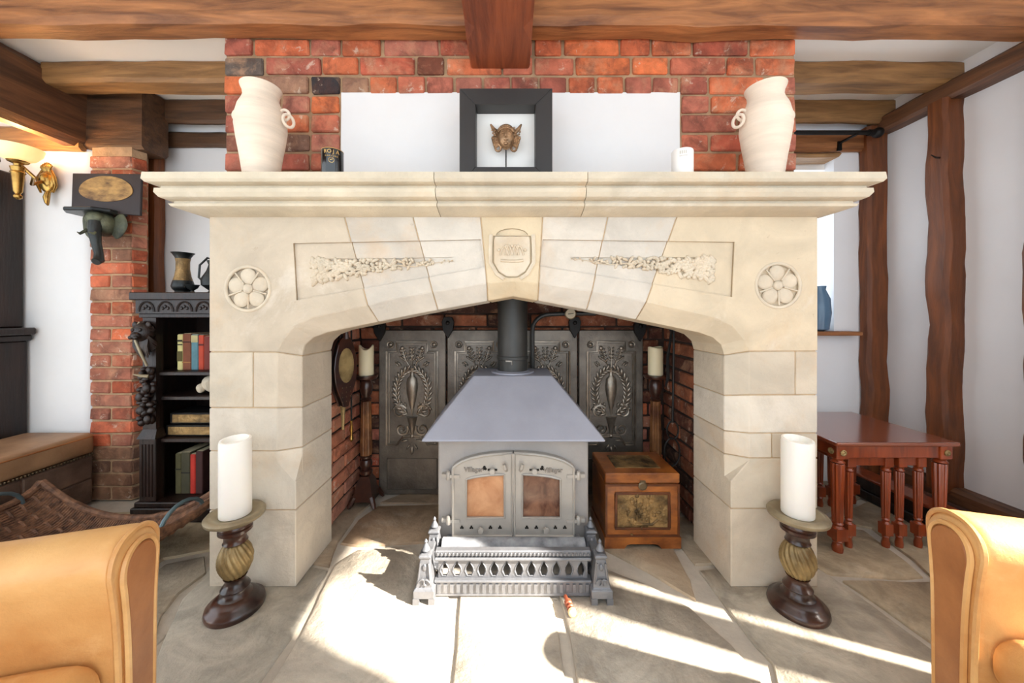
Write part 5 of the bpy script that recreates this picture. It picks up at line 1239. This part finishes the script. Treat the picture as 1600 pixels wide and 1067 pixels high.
# ------------------------------------------------------------------ leather armchairs
def armchair(sg, N0, ang, label):
    # sg -1: left chair facing right; +1: right chair facing left
    u = Vector((-sg*math.cos(ang), math.sin(ang), 0)); v = Vector((sg*math.sin(ang), math.cos(ang), 0))
    N0 = Vector((N0[0], N0[1], 0))
    P = lambda s, w, z: N0 + u*s + v*w + Vector((0, 0, z))
    base = P(-.35, -.28, 0)
    t = thing('leather_armchair', label, 'armchair', base, 'tan leather club chairs')
    prof = [(.012,.09),(.010,.30),(.004,.40),(-.006,.47),(-.012,.498),(-.004,.526),(.022,.543),(.060,.545),(.096,.534),(.116,.512),(.118,.49),(.110,.44),(.104,.36),(.10,.09)]
    cw = (.052, .33)
    def chaikin(q, n=2, closed=False):
        for _ in range(n):
            r_ = [] if closed else [q[0]]
            for i in range(len(q) if closed else len(q)-1):
                a, b = q[i], q[(i+1) % len(q)]
                r_ += [tuple(a[k]*.75+b[k]*.25 for k in range(len(a))), tuple(a[k]*.25+b[k]*.75 for k in range(len(a)))]
            if not closed: r_.append(q[-1])
            q = r_
        return q
    prof = chaikin(prof)
    def arm(w0, name, mir):
        f = (lambda w: w0+w) if not mir else (lambda w: w0-w)
        rings = []
        for (s, k) in ((0, .92), (-.008, .98), (-.022, 1.0), (-.2, 1.0), (-.45, 1.02), (-.66, 1.04)):
            rings.append([P(s, f(cw[0]+(a-cw[0])*k), (cw[1]+(z-cw[1])*k) if z > .1 else z) for a, z in prof])
        o_ = MB().loft(rings).build(name, M_leath, t, smooth=True, angle=50)
        pin = [(cw[0]+(a-cw[0])*.66, cw[1]+(z-cw[1])*.86) for a, z in prof]
        MB().prism(pin, lambda q: P(-.002, f(q[0]), q[1]), lambda q: P(.007, f(q[0]), q[1])).build('arm_front_panel', M_leathd, o_, bevel=.003)
        MB().tube([P(.004, f(a), z) for a, z in [(cw[0]+(a-cw[0])*.72, cw[1]+(z-cw[1])*.89) for a, z in prof]], .005, 6).build('piping', M_leath, o_, smooth=True)
        MB().tube([P(-.004, f(a), z) for a, z in [(cw[0]+(a-cw[0])*.97, cw[1]+(z-cw[1])*.985) for a, z in prof]], .005, 6).build('piping', M_leath, o_, smooth=True)
    arm(0, 'arm', False); arm(-.54, 'arm', True)
    m = MB(); m.prism([(-.66,.09),(-.03,.09),(-.03,.27),(-.66,.27)], lambda q: P(q[0], .012, q[1]), lambda q: P(q[0], -.552, q[1])); m.build('seat_base', M_leath, t, bevel=.01)
    c0 = chaikin([(-.62,.25),(-.045,.25),(-.02,.27),(-.022,.35),(-.06,.372),(-.3,.378),(-.62,.374)])
    rings = [[P(q[0]+(.0 if k else -.0), w, .31+(q[1]-.31)*kz) for q in c0] for (w, kz, k) in ((.0,.80,0), (-.006,.92,1), (-.02,1,1), (-.27,1.04,1), (-.52,1,1), (-.534,.92,1), (-.54,.80,0))]
    MB().loft(rings).build('seat_cushion', M_leath, t, smooth=True, angle=60)
    m = MB()
    for zq, kk in ((.352, 1),): m.tube([P(-.60, -.004, zq+.008), P(-.07, -.004, zq), P(-.040, -.012, zq-.004), P(-.034, -.06, zq-.006), P(-.034, -.48, zq-.006), P(-.04, -.53, zq-.004)], .005, 6)
    m.build('cushion_piping', M_leathd, t, smooth=True)
    bp2 = [(-.64,.09),(-.62,.40),(-.66,.70),(-.69,.755),(-.74,.77),(-.78,.74),(-.79,.66),(-.77,.09)]
    bp2 = chaikin(bp2)
    rings = [[P(q[0], w, .4+(q[1]-.4)*k if q[1] > .4 else q[1]) for q in bp2] for (w, k) in ((.105,.82), (.06,.95), (-.1,1.0), (-.44,1.0), (-.60,.95), (-.645,.82))]
    MB().loft(rings).build('backrest', M_leath, t, smooth=True, angle=60)
    for (s, w) in ((-.06, .05), (-.06, -.59), (-.70, .05), (-.70, -.59)):
        p = P(s, w, 0); MB().lathe([(.018,0),(.026,.05),(.03,.10)], p, 12).build('foot', M_turn, t, smooth=True)
armchair(-1, (-.662, .605), R(18), 'tan leather armchair at the lower left corner')
armchair(1, (.852, .652), R(18), 'tan leather armchair with a sunlit arm at the lower right corner')
